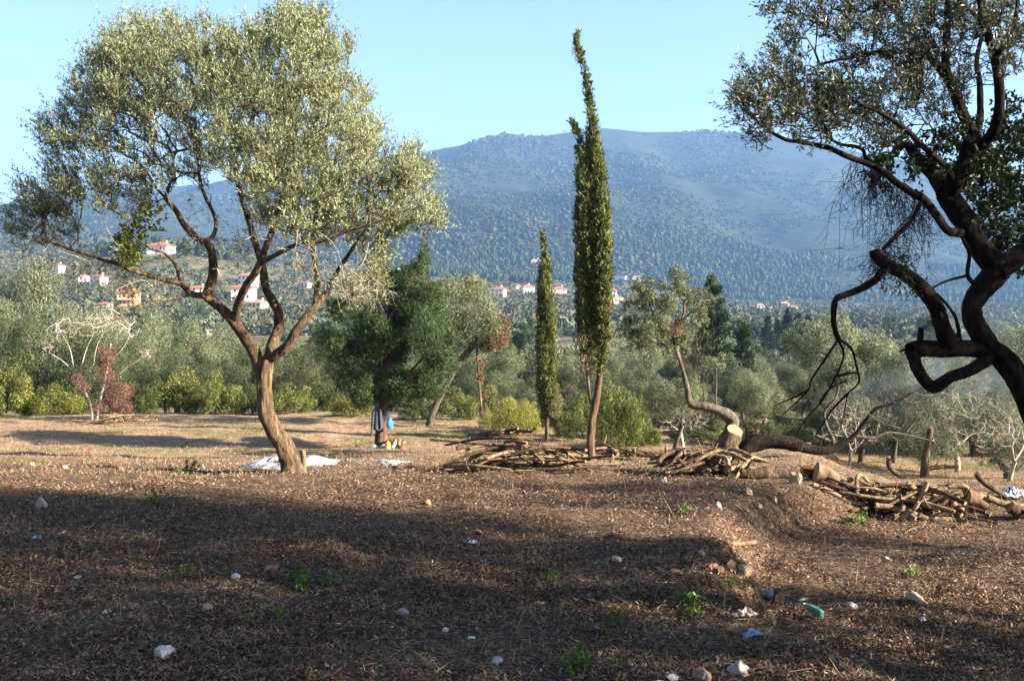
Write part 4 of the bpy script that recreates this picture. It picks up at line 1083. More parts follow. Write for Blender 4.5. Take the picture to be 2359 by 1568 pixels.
for i, (x, top, wd, d, tn, lb) in enumerate([
    (1480, 960, 120, 34, DK_SHADE, 'dark low shrub behind the small brushwood heap'), (1590, 970, 110, 35, DK_SHADE, 'dark low shrub left of the stump'), (1640, 930, 120, 37, GR, 'green shrub behind the bent bough foot'), (1755, 950, 130, 33, DK_SHADE, 'dark shrub right behind the stump'),
    (1830, 960, 130, 37, GR, 'grey green shrub behind the start of the fallen limb'), (1905, 950, 130, 39, DK_SHADE, 'dark shrub behind the middle of the fallen limb'), (1990, 965, 130, 40, GR, 'grey green shrub behind the end of the fallen limb'),
    (2080, 960, 140, 41, DK_SHADE, 'dark shrub behind the standing dark trunk'), (2180, 970, 140, 40, GR, 'grey green shrub above the middle of the right heap'), (2270, 960, 140, 41, DK_SHADE, 'dark shrub above the right end of the heap'), (2350, 970, 130, 38, GR, 'grey green shrub behind the striped cloth'),
    (1545, 930, 120, 38, GR, 'green shrub behind the small forked olive'), (1260, 930, 100, 41, DK_SHADE, 'dark shrub at the foot of the slim cypress'), (1400, 940, 110, 37, DK_SHADE, 'dark shrub behind the tall cypress foot')]):
    place('shrub%d' % (i % 3), x, top, wd, d, lb, 'shrub', 'shrub', tuple(c * f for c, f in zip(tn, (.8, .85, 1.2))))
# unseen trees: right ones shade the near ground, the rest added to dim skylight
for i, (key, x, y, h, wd, lb) in enumerate([
        ('olive_high', 16.5, 7.0, 12.5, 7.6, 'tallest olive beyond the right edge, shading the near olive'), ('olive_thin', 10.0, 4.4, 8.4, 5.4, 'leafy olive just beyond the lower right corner'), ('olive0', 13.0, 3.2, 8.0, 7.0, 'olive beyond the right edge, shading the lower frame edge'),
        ('olive_high', 13.5, 10.4, 10.2, 5.2, 'high crowned olive beyond the right edge, casting the broad dark band'), ('olive_thin', 15.5, 13.2, 8.6, 3.2, 'thin olive beyond the right edge, casting the farthest stripe'),
        ('olive_low1', 10.2, 10.0, 4.6, 4.8, 'low olive beyond the right edge, shading the gully foot'),
        ('olive_thin', 11.6, 7.2, 8.6, 5.0, 'leafy olive beyond the right edge level with the near olive'),
        ('olive_low0', 9.6, 7.2, 5.4, 4.6, 'bushy olive just beyond the right edge, shading the bottom right'),
        ('olive2', -10.5, 4.5, 8.5, 7.5, 'olive close on the left, out of view'), ('olive0', -1, -6.5, 9.5, 8.5, 'olive close behind the viewer'), ('olive1', 7, -3.5, 9, 8, 'olive close behind the viewer to the right'),
        ('olive1', -7, -7, 8, 9, 'olive behind the viewer on the upper terrace, to the left'), ('olive2', 3, -9, 9, 10, 'olive straight behind the viewer on the upper terrace'), ('olive3', 12, -5, 8, 9, 'olive behind the viewer on the upper terrace, to the right'),
        ('olive0', -15, -2, 8, 9, 'olive on the upper terrace far to the left of the viewer'), ('olive3', -17, 8, 7, 7, 'olive beyond the left edge of the near ground')]):
    plant(key, 'olive_tree', lb, x, y, h / 4.9, wd / 5.0, i * 1.3, GR, 'tree', 'olives outside the view')

# ------------------------------------------------------------------ houses
HOUSES = []
def clear_of_houses(x, y):
    px = 512 + F * x / y; ok = np.ones(np.shape(x), bool)
    for hx, hw, hd_ in HOUSES: ok &= ~((np.abs(px - hx) < hw * .62 + 1.5) & (y > hd_ * .955) & (y < hd_ * 1.02))
    return ok
def house(px, py, wpx, label, hpx=None, wall='wall_white', roof='roof_red', kind='hip', nwin=3, rz=.25, storeys=None, depth=.75, d=None, balcony=False, name='house'):
    q = hit(px, py, 90) if d is None else P(px, py, d)
    HOUSES.append((px, wpx, q[1]))
    dist = q[1]; W = wpx * pxd(dist); Dp = W * depth
    Hh = (hpx * pxd(dist)) if hpx else W * .5
    st = storeys or max(1, round(Hh / 3.1))
    z0 = min(g(q[0] + a, q[1] + b) for a in (-W / 2, W / 2) for b in (-Dp / 2, Dp / 2))
    o = thing(name, label, 'house', (q[0], q[1], q[2]), 'houses of the valley village', rz)
    mb = MB(); box(mb, (-W / 2, -Dp / 2, z0 - q[2] - 1.5), (W / 2, Dp / 2, Hh)); mb.build('wall', M[wall], o)
    e = .05 * W + .2; rh = W * .2 if kind != 'flat' else .25
    a, b = W / 2 + e, Dp / 2 + e
    mb = MB()
    z = Hh + .03
    if kind == 'hip':
        r = max(W - Dp, W * .15) / 2
        mb.add([(-a, -b, z), (a, -b, z), (a, b, z), (-a, b, z), (-r, 0, z + rh), (r, 0, z + rh), (-a, -b, z + .2), (a, -b, z + .2), (a, b, z + .2), (-a, b, z + .2)],
               [(0, 3, 2, 1), (0, 1, 7, 6), (1, 2, 8, 7), (2, 3, 9, 8), (3, 0, 6, 9), (6, 7, 5, 4), (8, 9, 4, 5)], 0, False)
        mb.add([(a, -b, z + .2), (a, b, z + .2), (r, 0, z + rh), (-a, b, z + .2), (-a, -b, z + .2), (-r, 0, z + rh)], [(0, 1, 2), (3, 4, 5)], 0, False)
    elif kind == 'gable':
        mb.add([(-a, -b, z), (a, -b, z), (a, b, z), (-a, b, z), (0, -b, z + rh * 1.6), (0, b, z + rh * 1.6)], [(0, 4, 5, 3), (4, 1, 2, 5), (0, 3, 2, 1)], 0, False)
        mb.add([(-a, -b, z), (a, -b, z), (0, -b, z + rh * 1.6), (a, b, z), (-a, b, z), (0, b, z + rh * 1.6)], [(0, 1, 2), (3, 4, 5)], 0, False)
    else:
        box(mb, (-a, -b, z), (a, b, z + rh))
    rf = mb.build('roof', M[roof], o)
    if kind == 'hip' and W > 7:
        mb = MB(); box(mb, (W * .2, Dp * .1, z + rh * .3), (W * .2 + .7, Dp * .1 + .7, z + rh + .9)); mb.build('chimney', M[wall], rf)
    sh = Hh / st
    for s in range(st):
        for i in range(nwin):
            x = (-.5 + (i + .5) / nwin) * W * .9
            zz = s * sh + sh * .36
            dr = (s == 0 and i == nwin // 2)
            mb = MB(); box(mb, (x - .5, -Dp / 2 - .06, .05 if dr else zz), (x + .5, -Dp / 2 + .05, (2.1 if dr else zz + 1.35))); mb.build('door' if dr else 'window', M['shutter' if dr else 'pane'], o)
        mb = MB(); box(mb, (W / 2 - .05, -.5, s * sh + sh * .36), (W / 2 + .06, .5, s * sh + sh * .36 + 1.35)); mb.build('window', M['pane'], o)
        if balcony and s:
            mb = MB(); box(mb, (-W * .46, -Dp / 2 - 1.3, s * sh - .1), (W * .46, -Dp / 2 - .01, s * sh + .08)); mb.build('balcony', M['wall_cream'], o)
for a in [
    dict(px=161, py=252, wpx=22, hpx=6, label='long white house with red roof high on the left hill among pines', nwin=5, wall='wall_white', d=690),
    dict(px=57, py=273, wpx=13, hpx=7, label='white house highest at the far left of the village', wall='wall_white'),
    dict(px=84, py=281, wpx=9, hpx=5, label='small white house between two larger ones at the far left', nwin=2, roof='roof_pale'),
    dict(px=99, py=285, wpx=14, hpx=8, label='white house with red roof above the olives at the left'),
    dict(px=129, py=306, wpx=19, hpx=13, label='orange three storey house with balconies left of the curved olive', wall='wall_orange', balcony=True, nwin=4),
    dict(px=105, py=309, wpx=12, hpx=5, label='white house beside the orange one', nwin=2), dict(px=109, py=317, wpx=15, hpx=5, label='low white house with red roof below the orange one', nwin=2),
    dict(px=199, py=292, wpx=14, hpx=4, label='low house with broad dark red roof behind the left limb', nwin=2), dict(px=248, py=285, wpx=17, hpx=9, label='white house with pale red roof, upper one behind the forked trunk', roof='roof_pale'),
    dict(px=244, py=300, wpx=21, hpx=12, label='large white house, lower one behind the forked trunk', nwin=3), dict(px=258, py=307, wpx=17, hpx=4, label='cream walled terrace house below the large white one', wall='wall_cream', roof='roof_pale'),
    dict(px=306, py=287, wpx=9, hpx=4, label='small red roofed house seen through the right limbs of the olive', nwin=2), dict(px=202, py=322, wpx=9, hpx=7, label='tiny white gabled house among the olives', kind='gable', roof='roof_pale', nwin=1),
    dict(px=214, py=334, wpx=14, hpx=4, label='low shed with grey sheet roof among the olives', kind='flat', roof='roof_grey', wall='wall_cream', nwin=2), dict(px=235, py=358, wpx=13, hpx=7, label='red roofed hut close behind the shrubs', wall='terracotta', nwin=1),
    dict(px=498, py=296, wpx=14, hpx=7, label='white house with red roof left of the slim cypress, leftmost of its row'), dict(px=519, py=290, wpx=6, hpx=4, label='tiny white house left of the slim cypress', nwin=1, roof='roof_pale'),
    dict(px=527, py=294, wpx=12, hpx=7, label='white house with red roof just left of the slim cypress top'), dict(px=559, py=293, wpx=14, hpx=4, label='low white house between the two cypresses', nwin=3),
    dict(px=613, py=296, wpx=8, hpx=6, label='white house half hidden by the tall cypress', nwin=2), dict(px=616, py=303, wpx=11, hpx=5, label='red roofed house right of the tall cypress', roof='roof_pale', nwin=2), dict(px=625, py=305, wpx=10, hpx=4, label='second red roofed house right of the tall cypress', nwin=2),
    dict(px=531, py=324, wpx=17, hpx=6, label='white house with bright orange hip roof at the foot of the slim cypress', nwin=3), dict(px=522, py=331, wpx=13, hpx=4, label='house with wide red roof below the orange roofed one', roof='roof_pale', nwin=2),
    dict(px=538, py=316, wpx=9, hpx=5, label='dark red roofed house tucked behind the slim cypress', wall='wall_grey', nwin=2), dict(px=535, py=337, wpx=8, hpx=3, label='small flat white outbuilding under the slim cypress row of houses', kind='flat', roof='wall_white', nwin=1),
    dict(px=571, py=276, wpx=12, hpx=3, label='pale low building on the slope between the cypresses', wall='wall_cream', roof='roof_pale', nwin=3), dict(px=536, py=264, wpx=13, hpx=3, label='long low building highest on the slope left of the tall cypress', wall='wall_cream', roof='roof_pale', nwin=3),
    dict(px=621, py=280, wpx=10, hpx=4, label='flat roofed white building by the cemetery slope', kind='flat', roof='wall_white', nwin=3), dict(px=636, py=281, wpx=8, hpx=3, label='pale building right of the flat roofed one', roof='roof_pale', nwin=2),
    dict(px=760, py=308, wpx=8, hpx=3, label='far red roof, leftmost by the dark cypress row', nwin=2, wall='wall_grey', roof='roof_pale'), dict(px=771, py=311, wpx=8, hpx=3, label='far red roof just above the dark cypress row', nwin=2, wall='wall_grey', roof='roof_pale'), dict(px=784, py=306, wpx=9, hpx=3, label='far house with long red roof above the dark cypress row', nwin=2, wall='wall_grey', roof='roof_pale'),
    dict(px=793, py=310, wpx=8, hpx=3, label='far red roof, rightmost above the dark cypress row', nwin=2, wall='wall_grey', roof='roof_pale'), dict(px=745, py=318, wpx=7, hpx=3, label='far small house with pale roof below the far red roofs', roof='roof_pale', nwin=1)]:
    house(**a, rz=random.uniform(-.5, .5))
house(502, 138.6, 3.4, 'tiny stone chapel on the mountain crest', 2.2, 'wall_grey', 'roof_grey', 'gable', 1, d=2880, name='chapel')

# ------------------------------------------------------------------ valley trees: the nearest one by one, the rest as one mass
def tpl_far(key, seed, hgt=4.5, rad=2.4, n=3200, L=.3, W=.12, mat='olive_mid', nl=16):
    rg = np.random.default_rng(seed); mb = MB()
    tube(mb, *smooth_path([(0, 0, -.8), (.1, 0, hgt * .25), (.2, .1, hgt * .5)], [.25, .18, .1], 3), 6, .1, mat=1)
    lob = []
    for i in range(nl):
        u = rand_unit(1, rg)[0]; r = rg.uniform(.4, .9); s = rad * rg.uniform(.28, .45)
        lob.append((u[0] * rad * r, u[1] * rad * r, hgt * .56 + u[2] * hgt * .34 * r, s, s, s * .8))
    pos, u, i = lobe_points(lob, n, rg, .7)
    leaves(mb, pos, norm(rg.normal(size=(n, 3)) + [0, 0, .2]), L * rg.uniform(.6, 1.3, n), W * rg.uniform(.7, 1.3, n), rg=rg, face=u, loose=.4)
    TPL[key] = mb.mesh('far_olive', [M[mat], M['bark_grey']])
for i in range(5): tpl_far('far%d' % i, 200 + i)
for i in range(2): tpl_far('farpine%d' % i, 210 + i, 7.0, 1.7, 3000, .36, .09, 'conifer', 22)
rg = np.random.default_rng(77)
n_ok = 0
LBL = [('grey green olive among many in the valley below the grove', 'olives in the valley'), ('dark conifer among the valley olives', 'conifers in the valley')]
spots = []
while n_ok < 290:
    dd = math.exp(rg.uniform(math.log(66), math.log(360)))
    px = rg.uniform(-60, 1090)
    x = (px - 512) / F * dd
    if any((x - a) ** 2 + (dd - b) ** 2 < (2.2 + dd * .006) ** 2 for a, b in spots): continue
    if not clear_of_houses(np.array([x]), np.array([dd]))[0]: continue
    spots.append((x, dd))
    pine = rg.random() < .12
    s = rg.uniform(.8, 1.35); h = s * rg.uniform(.85, 1.2)
    if dd < 105:                                          # near enough to show trunk and crown
        key = 'conifer%d' % rg.integers(2) if pine else 'olive%d' % rg.integers(4)
        o = plant(key, 'conifer_tree' if pine else 'olive_tree', LBL[pine][0], x, dd, h * .95, s, rg.uniform(0, 6.28), (.9, .95, .9), 'tree', LBL[pine][1])
        n_ok += 1; continue
    me = TPL['farpine%d' % rg.integers(2)] if pine else TPL['far%d' % rg.integers(5)]
    o = link('conifer_tree' if pine else 'olive_tree', me, None, (x, dd, g(x, dd)), (0, 0, rg.uniform(0, 6.28)), (s, s, h))
    v = rg.uniform(.75, 1.25); o.color = (v * rg.uniform(.9, 1.1), v, v * rg.uniform(.85, 1.2), 1)
    tag(o, LBL[pine][0], 'tree', LBL[pine][1]); n_ok += 1
def blob_mass(name, X, Y, S_, mat, tall=1.0, seed=0, sink=.3):
    """many far-off shrubs or trees as one mass of rough clumps"""
    rgx = np.random.default_rng(seed)
    V0 = np.array([(1, 0, 0), (0, 1, 0), (-1, 0, 0), (0, -1, 0), (0, 0, 1), (0, 0, -1)], float)
    F0 = np.array([(0, 1, 4), (1, 2, 4), (2, 3, 4), (3, 0, 4), (1, 0, 5), (2, 1, 5), (3, 2, 5), (0, 3, 5)])
    if isinstance(tall, float) and tall > 2: V0 = V0 * np.where(V0[:, 2:] > .3, .55, 1) * [1, 1, 1] + [0, 0, 0]
    n = len(X); nv = len(V0)
    jit = rgx.uniform(.65, 1.3, (n, nv, 1))
    Z = H(X, Y)
    V = V0[None] * jit * np.stack([S_, S_, S_ * tall], 1)[:, None] + np.stack([X, Y, Z + S_ * tall * (1 - sink)], 1)[:, None]
    Fa = F0[None] + (np.arange(n) * nv)[:, None, None]
    mb = MB(); mb.add(V.reshape(-1, 3), Fa.reshape(-1, 3), 0, False)
    o = mb.build(name, mat); o['kind'] = 'stuff'; return o
M['scrub'] = leaf_mat('mountain scrub', [(0, (.010, .016, .006)), (.6, (.031, .037, .015)), (1, (.088, .085, .041))], 0, .9, .05, .3, .01)
M['farwood'] = leaf_mat('far cypress wood', [(0, (.012, .022, .01)), (.6, (.028, .042, .018)), (1, (.06, .07, .03))], 0, .9, .05, .3, .01)
M['farolive'] = leaf_mat('far olive grove', [(0, (.035, .042, .021)), (.5, (.077, .084, .045)), (1, (.140, .140, .084))], 0, .9, .05, .3, .02)
def clump_mass(name, X, Y, S_, mat, per, seed, hgt=.85, L=.55):
    """far trees as one mass of leaf clumps: each tree a dome of rough facets"""
    rgx = np.random.default_rng(seed); n = len(X)
    u = rand_unit(n * per, rgx); u[:, 2] = np.abs(u[:, 2]) * 1.1 - .25
    S2 = np.repeat(S_, per); r = rgx.uniform(.55, 1.0, n * per) * (1 + .5 * vn(u[:, 0] * 2 + np.repeat(np.arange(n), per) * 3.7, u[:, 1] * 2, seed))
    c = np.stack([np.repeat(X, per), np.repeat(Y, per), np.repeat(H(X, Y), per) + S2 * hgt * .55], 1)
    pos = c + u * (S2 * r)[:, None] * [1, 1, hgt]
    mb = MB(); leaves(mb, pos, norm(u * .3 + rgx.normal(size=u.shape) * .7 + [0, 0, .15]), S2 * L * rgx.uniform(.6, 1.3, n * per), S2 * L * .6 * rgx.uniform(.6, 1.3, n * per), rg=rgx, face=u, loose=.4)
    o = mb.build(name, mat); o['kind'] = 'stuff'; return o
dd = np.exp(rg.uniform(math.log(290), math.log(1350), 8500)); px = rg.uniform(-80, 1110, 8500)
X = (px - 512) / F * dd; k_ = clear_of_houses(X, dd); X, dd = X[k_], dd[k_]
tag(clump_mass('distant_olive_groves', X, dd, rg.uniform(1.5, 3.2, len(X)), M['farolive'], 20, 1, .85, .8), 'grey green olive groves filling the far valley', 'trees')
dd = 1300 * (3050 / 1300) ** rg.random(48000); px = rg.uniform(-80, 1110, 48000)
fz = fbm((px - 512) / F * dd / 190, dd / 300, 5, 71, .6)
kp = fz + rg.normal(0, .09, 48000) > -.2
dd, px, fz = dd[kp], px[kp], fz[kp]
tag(blob_mass('mountain_scrub', (px - 512) / F * dd, dd, rg.uniform(1.4, 4.2, len(px)) * (dd / 2000) ** .3 * (1 + 1.2 * np.clip(fz, 0, .6)), M['scrub'], .8, 2), 'dark scrub dotted over the mountainside', 'scrub')
def wood(n, p0, p1, y0, y1, s):
    px = rg.uniform(p0, p1, n * 2); X = []; Y = []
    for a in px:
        b = rg.uniform(y0, y1)
        X.append((a - 512) / F * b); Y.append(b)
    X, Y = np.array(X), np.array(Y)
    k = fbm(X / 120, Y / 160, 3, s) > -.12
    return X[k], Y[k]
w1 = wood(1500, 415, 600, 1050, 1450, 81); w2 = wood(1900, 650, 1060, 1250, 1650, 82); w3 = wood(300, 100, 235, 700, 900, 83)
X = np.concatenate([w1[0], w2[0], w3[0]]); Y = np.concatenate([w1[1], w2[1], w3[1]])
tag(blob_mass('cypress_wood', X, Y, rg.uniform(2.0, 3.4, len(X)), M['farwood'], 2.4, 3), 'dark cypress wood along the foot of the mountain', 'wood')

# ------------------------------------------------------------------ cut branches in heaps
def log_mesh(pts, rad, mats=('wood', 'cut'), sides=7, lump=.14, seed=0, n=4):
    mb = MB(); q, r = smooth_path(pts, rad, n); tube(mb, q, r, sides, lump, cap=1, seed=seed)
    rgx = np.random.default_rng(seed + 900)
    for j in range(rgx.integers(1, 4)):                    # side twigs left on
        i = rgx.integers(1, len(q) - 1); ax = norm(q[min(i + 1, len(q) - 1)] - q[i - 1]); dv = norm(ax * rgx.uniform(.3, .9) + norm(np.cross(ax, rgx.normal(size=3))) + [0, 0, .25])
        ln = rgx.uniform(.08, .35); tube(mb, [q[i], q[i] + dv * ln * .5 + rgx.normal(0, .02, 3), q[i] + dv * ln], [r[i] * .45, r[i] * .35, r[i] * .15], 5)
    return mb
def heap(cx, cy, wx, wy, n, layers, label, group, rlo, rhi, llo, lhi, seed, spread=.5, mats=('wood', 'wood_dark', 'wood_pale')):
    rgx = np.random.default_rng(seed)
    for i in range(n):
        f = i / n; ly = f * layers
        k = 1 - .55 * f
        x = cx + rgx.uniform(-1, 1) * wx * k; y = cy + rgx.uniform(-1, 1) * wy * k
        a = rgx.normal(0, spread) + (math.pi if rgx.random() < .5 else 0)
        ln = rgx.uniform(llo, lhi); r = rgx.uniform(rlo, rhi) * (1.2 - .4 * rgx.random())
        dv = np.array([math.cos(a), math.sin(a), 0]) * ln / 2
        bow = rgx.normal(0, .085 * ln, 3) * [1, 1, .6]
        pts = []
        tl = rgx.normal(0, .07) * ln
        for s in (-1, -.4, .25, 1):
            q = np.array([x, y, 0]) + dv * s + bow * (1 - s * s)
            q[2] = g(q[0], q[1]) + r * .9 + ly * .1 * max(.15, 1 - abs(s) * .5 * (ly > .5)) + tl * s * (ly > .4) + abs(bow[2])
            q[2] = max(q[2], g(q[0], q[1]) + r * .7)
            pts.append(q)
        b = pts[1].copy()
        m = mats[rgx.choice(len(mats), p=[.5, .28, .22] if len(mats) == 3 else [.6, .4])]
        o = log_mesh(np.array(pts) - b, np.array([1, .95, .85, .65]) * r, seed=i).build('cut_branch', [M[m], M['cut']], None, b)
        tag(o, label, 'branch', group)
p = hit(*D(1200, 1078)); heap(p[0], p[1] + .2, 1.15, .5, 46, 3.8, 'cut branch in the low wide heap left of the tall cypress', 'branches in the heap left of the cypress', .016, .042, .8, 2.3, 51, .42)
p = hit(*D(1630, 1095)); heap(p[0], p[1] + .2, .75, .45, 44, 4.8, 'cut log in the heap in front of the stump', 'logs in the heap before the stump', .022, .06, .5, 1.5, 52, .65)
p = hit(*D(1440, 1058)); heap(p[0], p[1], .9, .5, 16, 3, 'dark cut branch in the small heap right behind the tall cypress', 'branches in the heap behind the cypress', .025, .05, .7, 1.6, 53, .7, ('wood_dark', 'wood'))
p = hit(*D(1170, 1004)); heap(p[0], p[1], 1.3, .4, 13, 1.6, 'cut branch lying below the yellow heath', 'branches below the heath', .03, .07, .4, 1.4, 54, .7)
p = hit(*D(285, 975)); heap(p[0], p[1], 1.1, .3, 12, 1.4, 'pale stick in the thin heap under the dead tree', 'sticks under the dead tree', .02, .045, .6, 1.8, 55, .35, ('wood', 'wood_pale', 'wood'))
HP = hit(*D(2120, 1195)); hd = HP[1] + .35
heap(HP[0] - .1, hd, 1.35, .5, 60, 4.2, 'cut log in the big heap at the right', 'logs in the big right heap', .02, .055, .5, 1.7, 56, .7)
def traced_log(pts, r0, r1, dz, label, mat='wood', nm='cut_log', sides=9, lump=.16):
    q = traced([(a, b, dz) for a, b in pts], hd, CL)
    for v, rv in zip(q, np.linspace(r0, r1, len(q))): v[2] = max(v[2], g(v[0], v[1]) + rv * .75)
    b = q[len(q) // 2].copy()
    o = log_mesh(q - b, np.linspace(r0, r1, len(q)), sides=sides, lump=lump, seed=int(pts[0][0])).build(nm, [M[mat], M['cut']], None, b)
    return tag(o, label, 'log')
traced_log([(1495, 545), (1460, 640), (1410, 730), (1365, 830)], .045, .05, -.35, 'pale peeled log propped upright across the right heap', 'wood_pale')
traced_log([(1030, 755), (1250, 795), (1500, 880), (1680, 915), (1840, 940)], .06, .035, -.5, 'long smooth branch along the front of the right heap')
traced_log([(1930, 475), (2000, 555), (2100, 620), (2200, 690)], .05, .045, -.1, 'dark log jutting up from the right end of the heap', 'wood_dark')
traced_log([(2030, 690), (2200, 750), (2380, 775)], .06, .07, -.3, 'brown log at the right end of the heap running out of frame')
traced_log([(2230, 770), (2330, 850), (2420, 930)], .11, .12, -.4, 'thick dark log under the right end of the heap', 'wood_dark')
traced_log([(1060, 575), (1160, 620), (1300, 640), (1420, 640)], .05, .05, .1, 'crooked log on top of the left side of the right heap')
traced_log([(1310, 565), (1400, 620), (1500, 640), (1670, 605)], .05, .035, -.1, 'pale crooked branch on top of the right heap', 'wood_pale')
traced_log([(1440, 575), (1650, 590), (1820, 585), (1880, 645), (2050, 700)], .05, .055, .15, 'long curved log along the top of the right heap')
traced_log([(1370, 865), (1530, 835), (1700, 805)], .085, .08, -.4, 'thick short log low in the front of the right heap', 'wood_dark')
traced_log([(1190, 940), (1270, 870), (1380, 830)], .07, .06, -.55, 'stubby log end poking out of the front of the heap')
traced_log([(1600, 785), (1690, 690), (1800, 635)], .075, .065, -.3, 'stout grey log slanting over the heap')
traced_log([(1850, 690), (1950, 720), (2000, 760)], .15, .14, -.2, 'squat sawn block in the right heap')
traced_log([(1720, 745), (1800, 780), (1840, 850)], .05, .03, -.5, 'forked stick at the front of the right heap', 'wood_pale')
traced_log([(470, 770), (640, 790), (800, 770), (940, 750)], .05, .04, -.2, 'long pale branch at the left foot of the right heap', 'wood_pale')
traced_log([(700, 790), (800, 740), (860, 730)], .05, .04, -.05, 'short branch left of the right heap')
traced_log([(490, 760), (600, 670), (720, 590), (820, 520)], .2, .1, .3, 'large pale forked trunk piece left of the right heap', 'wood', 'trunk_piece', 12, .22)
traced_log([(370, 520), (450, 575), (560, 620), (610, 640)], .12, .11, .5, 'rotten red brown log on the bank edge', 'rot', 'rotten_log', 12, .3)
traced_log([(640, 710), (760, 690), (880, 680), (1010, 665)], .09, .1, .3, 'crumbling red heartwood log behind the pale trunk piece', 'rot', 'rotten_log', 12, .35)
traced_log([(985, 660), (990, 610), (1000, 575)], .11, .09, .35, 'upright chunk of red rotten wood', 'rot', 'rotten_log', 12, .35)
traced_log([(430, 520), (500, 480), (565, 450)], .05, .035, .7, 'reddish stick leaning over the bank edge', 'rot', 'cut_branch', 7, .15)
hd = hit(*D(1700, 1100))[1]
traced_log([(-170, 470), (-60, 480), (60, 460)], .1, .12, -.2, 'thick bark covered log at the right end of the stump heap', 'wood_dark')
traced_log([(-560, 545), (-400, 545), (-260, 540), (-130, 590), (-60, 620)], .04, .03, -.6, 'long dark branch in front of the stump heap', 'wood_dark')
traced_log([(-400, 550), (-330, 570), (-290, 555)], .035, .025, -.7, 'small pale forked chunk in front of the stump heap', 'wood_pale')
# stubs and thin trunks standing on the lower terrace
for i, (pts, r0, r1, dd, lb) in enumerate([([(880, 1130), (890, 1190), (960, 1240), (1000, 1275)], .07, .09, 31, 'dark slanting bough behind the right heap'), ([(1068, 1275), (1072, 1150), (1085, 1070), (1100, 980)], .14, .08, 31, 'dark standing trunk behind the right heap'),
                                     ([(1090, 1190), (1160, 1183), (1245, 1180)], .07, .055, 31, 'dark horizontal sawn branch on the standing trunk'), ([(465, 1200), (460, 1130), (450, 1060)], .2, .16, 30, 'squat grey trunk under the fallen limb')]):
    q = traced(pts, dd, C6); j = 0 if q[0][2] < q[-1][2] else -1
    if 'horizontal' not in lb: q[j][2] = g(q[j][0], dd) - .1
    b = q[0].copy()
    tag(log_mesh(q - b, np.linspace(r0, r1, len(q)), seed=i, sides=9).build('snag', [M['bark'], M['cut']], None, b), lb, 'trunk')
#PART5
# ------------------------------------------------------------------ things at the conifer
def lathe_rings(mb, rings, mat=0, close=True):
    k, n = len(rings), len(rings[0])
    V = np.array(rings).reshape(-1, 3)
    i = np.arange(k - 1)[:, None] * n; j = np.arange(n)[None]; j2 = (j + 1) % n
    mb.add(V, np.stack([i + j, i + j2, i + n + j2, i + n + j], -1).reshape(-1, 4), mat)
    if close:
        for e, o in ((0, 0), (1, (k - 1) * n)):
            r = V[o:o + n]; t = np.array([[x, (x + 1) % n, n] for x in range(n)])
            mb.add(np.vstack([r, r.mean(0)]), t[:, ::-1] if e == 0 else t, mat)
th = np.linspace(0, 2 * np.pi, 16, endpoint=False)
jp = P(*D(868, 936), CON_D - .32)
jk = thing('jacket', 'grey blue jacket hanging from the left of the conifer trunk', 'jacket', jp)
def cloth_rings(h, w0, w1, t0, seed, dx=0, n=12):
    out = []
    for i in range(n):
        f = i / (n - 1)
        ww = (w0 + (w1 - w0) * min(1, f * 1.3)) * (.45 if i == 0 else 1)
        fold = 1 + .12 * np.sin(th * 4 + seed + f * 1.5) * min(1, f * 2)
        out.append(np.stack([dx * f + ww * np.cos(th) * fold, t0 * np.sin(th) * fold * (1 + f), np.full(16, -h * f) + .03 * np.sin(th * 3 + seed) * f], 1))
    return out
mb = MB(); lathe_rings(mb, cloth_rings(.72, .10, .125, .05, 1)); mb.build('body', M['jacket'], jk)
for sx, dx in ((-.1, -.06), (.1, .05)):
    mb = MB(); r = [x + [sx, -.05, -.05] for x in cloth_rings(.82 if sx < 0 else .62, .04, .05, .03, 2 + sx, dx)]; lathe_rings(mb, r); mb.build('sleeve', M['jacket'], jk)
mb = MB(); tube(mb, [(-.05, -.06, .0), (0, -.02, .06), (.06, -.05, .01)], [.02, .025, .02], 6); mb.build('collar', M['jacket'], jk)
bp = P(*D(893, 952), CON_D - .3)
bag = thing('plastic_bag', 'bright blue carrier bag hanging from the right of the conifer trunk', 'bag', bp)
rr = [(0, .015), (.12, .03), (.2, .075), (.32, .105), (.42, .1), (.47, .04)]
mb = MB(); lathe_rings(mb, [np.stack([.03 + r * np.cos(th) * (1 + .15 * np.sin(th * 3)) + z * .08, r * .7 * np.sin(th) * (1 + .12 * np.sin(th * 5)), np.full(16, -z) + .01 * np.sin(th * 4)], 1) for z, r in rr]); mb.build('bag_body', M['plastic_blue'], bag)
for s in (-1, 1):
    mb = MB(); tube(mb, *smooth_path([(.03 + .02 * s, 0, -.1), (.01 + .02 * s, 0, .0), (-.03, 0, .08)], [.012, .008, .006], 3), 5); mb.build('handle', M['plastic_blue'], bag)
def blob(name, label, cat, px, py, s, mat, seed, sub=3, rough=.25, d=None, rot=0, lift=.35):
    q = hit(px, py) if d is None else P(px, py, d)
    q[2] = g(q[0], q[1]) + s[2] * lift
    mb = MB(); rock(mb, (0, 0, 0), s, seed, 0, sub, rough, rot)
    o = mb.build(name, M[mat], None, q); tag(o, label, cat)
    return o
o = blob('sack', 'brown striped sack lying at the right foot of the conifer', 'sack', *D(908, 1026), (.42, .3, .22), 'sack', 5, d=CON_D - .4)
o.data.polygons.foreach_set('use_smooth', [True] * len(o.data.polygons))
o = blob('cloth_bundle', 'grey cloth bundle at the foot of the conifer', 'cloth', *D(882, 1030), (.26, .22, .13), 'cloth', 6, d=CON_D - .7)
blob('bundle', 'dark scraps heaped at the left foot of the conifer', 'rubbish', *D(858, 1032), (.16, .12, .08), 'cloth', 7, d=CON_D - .6, rough=.6)
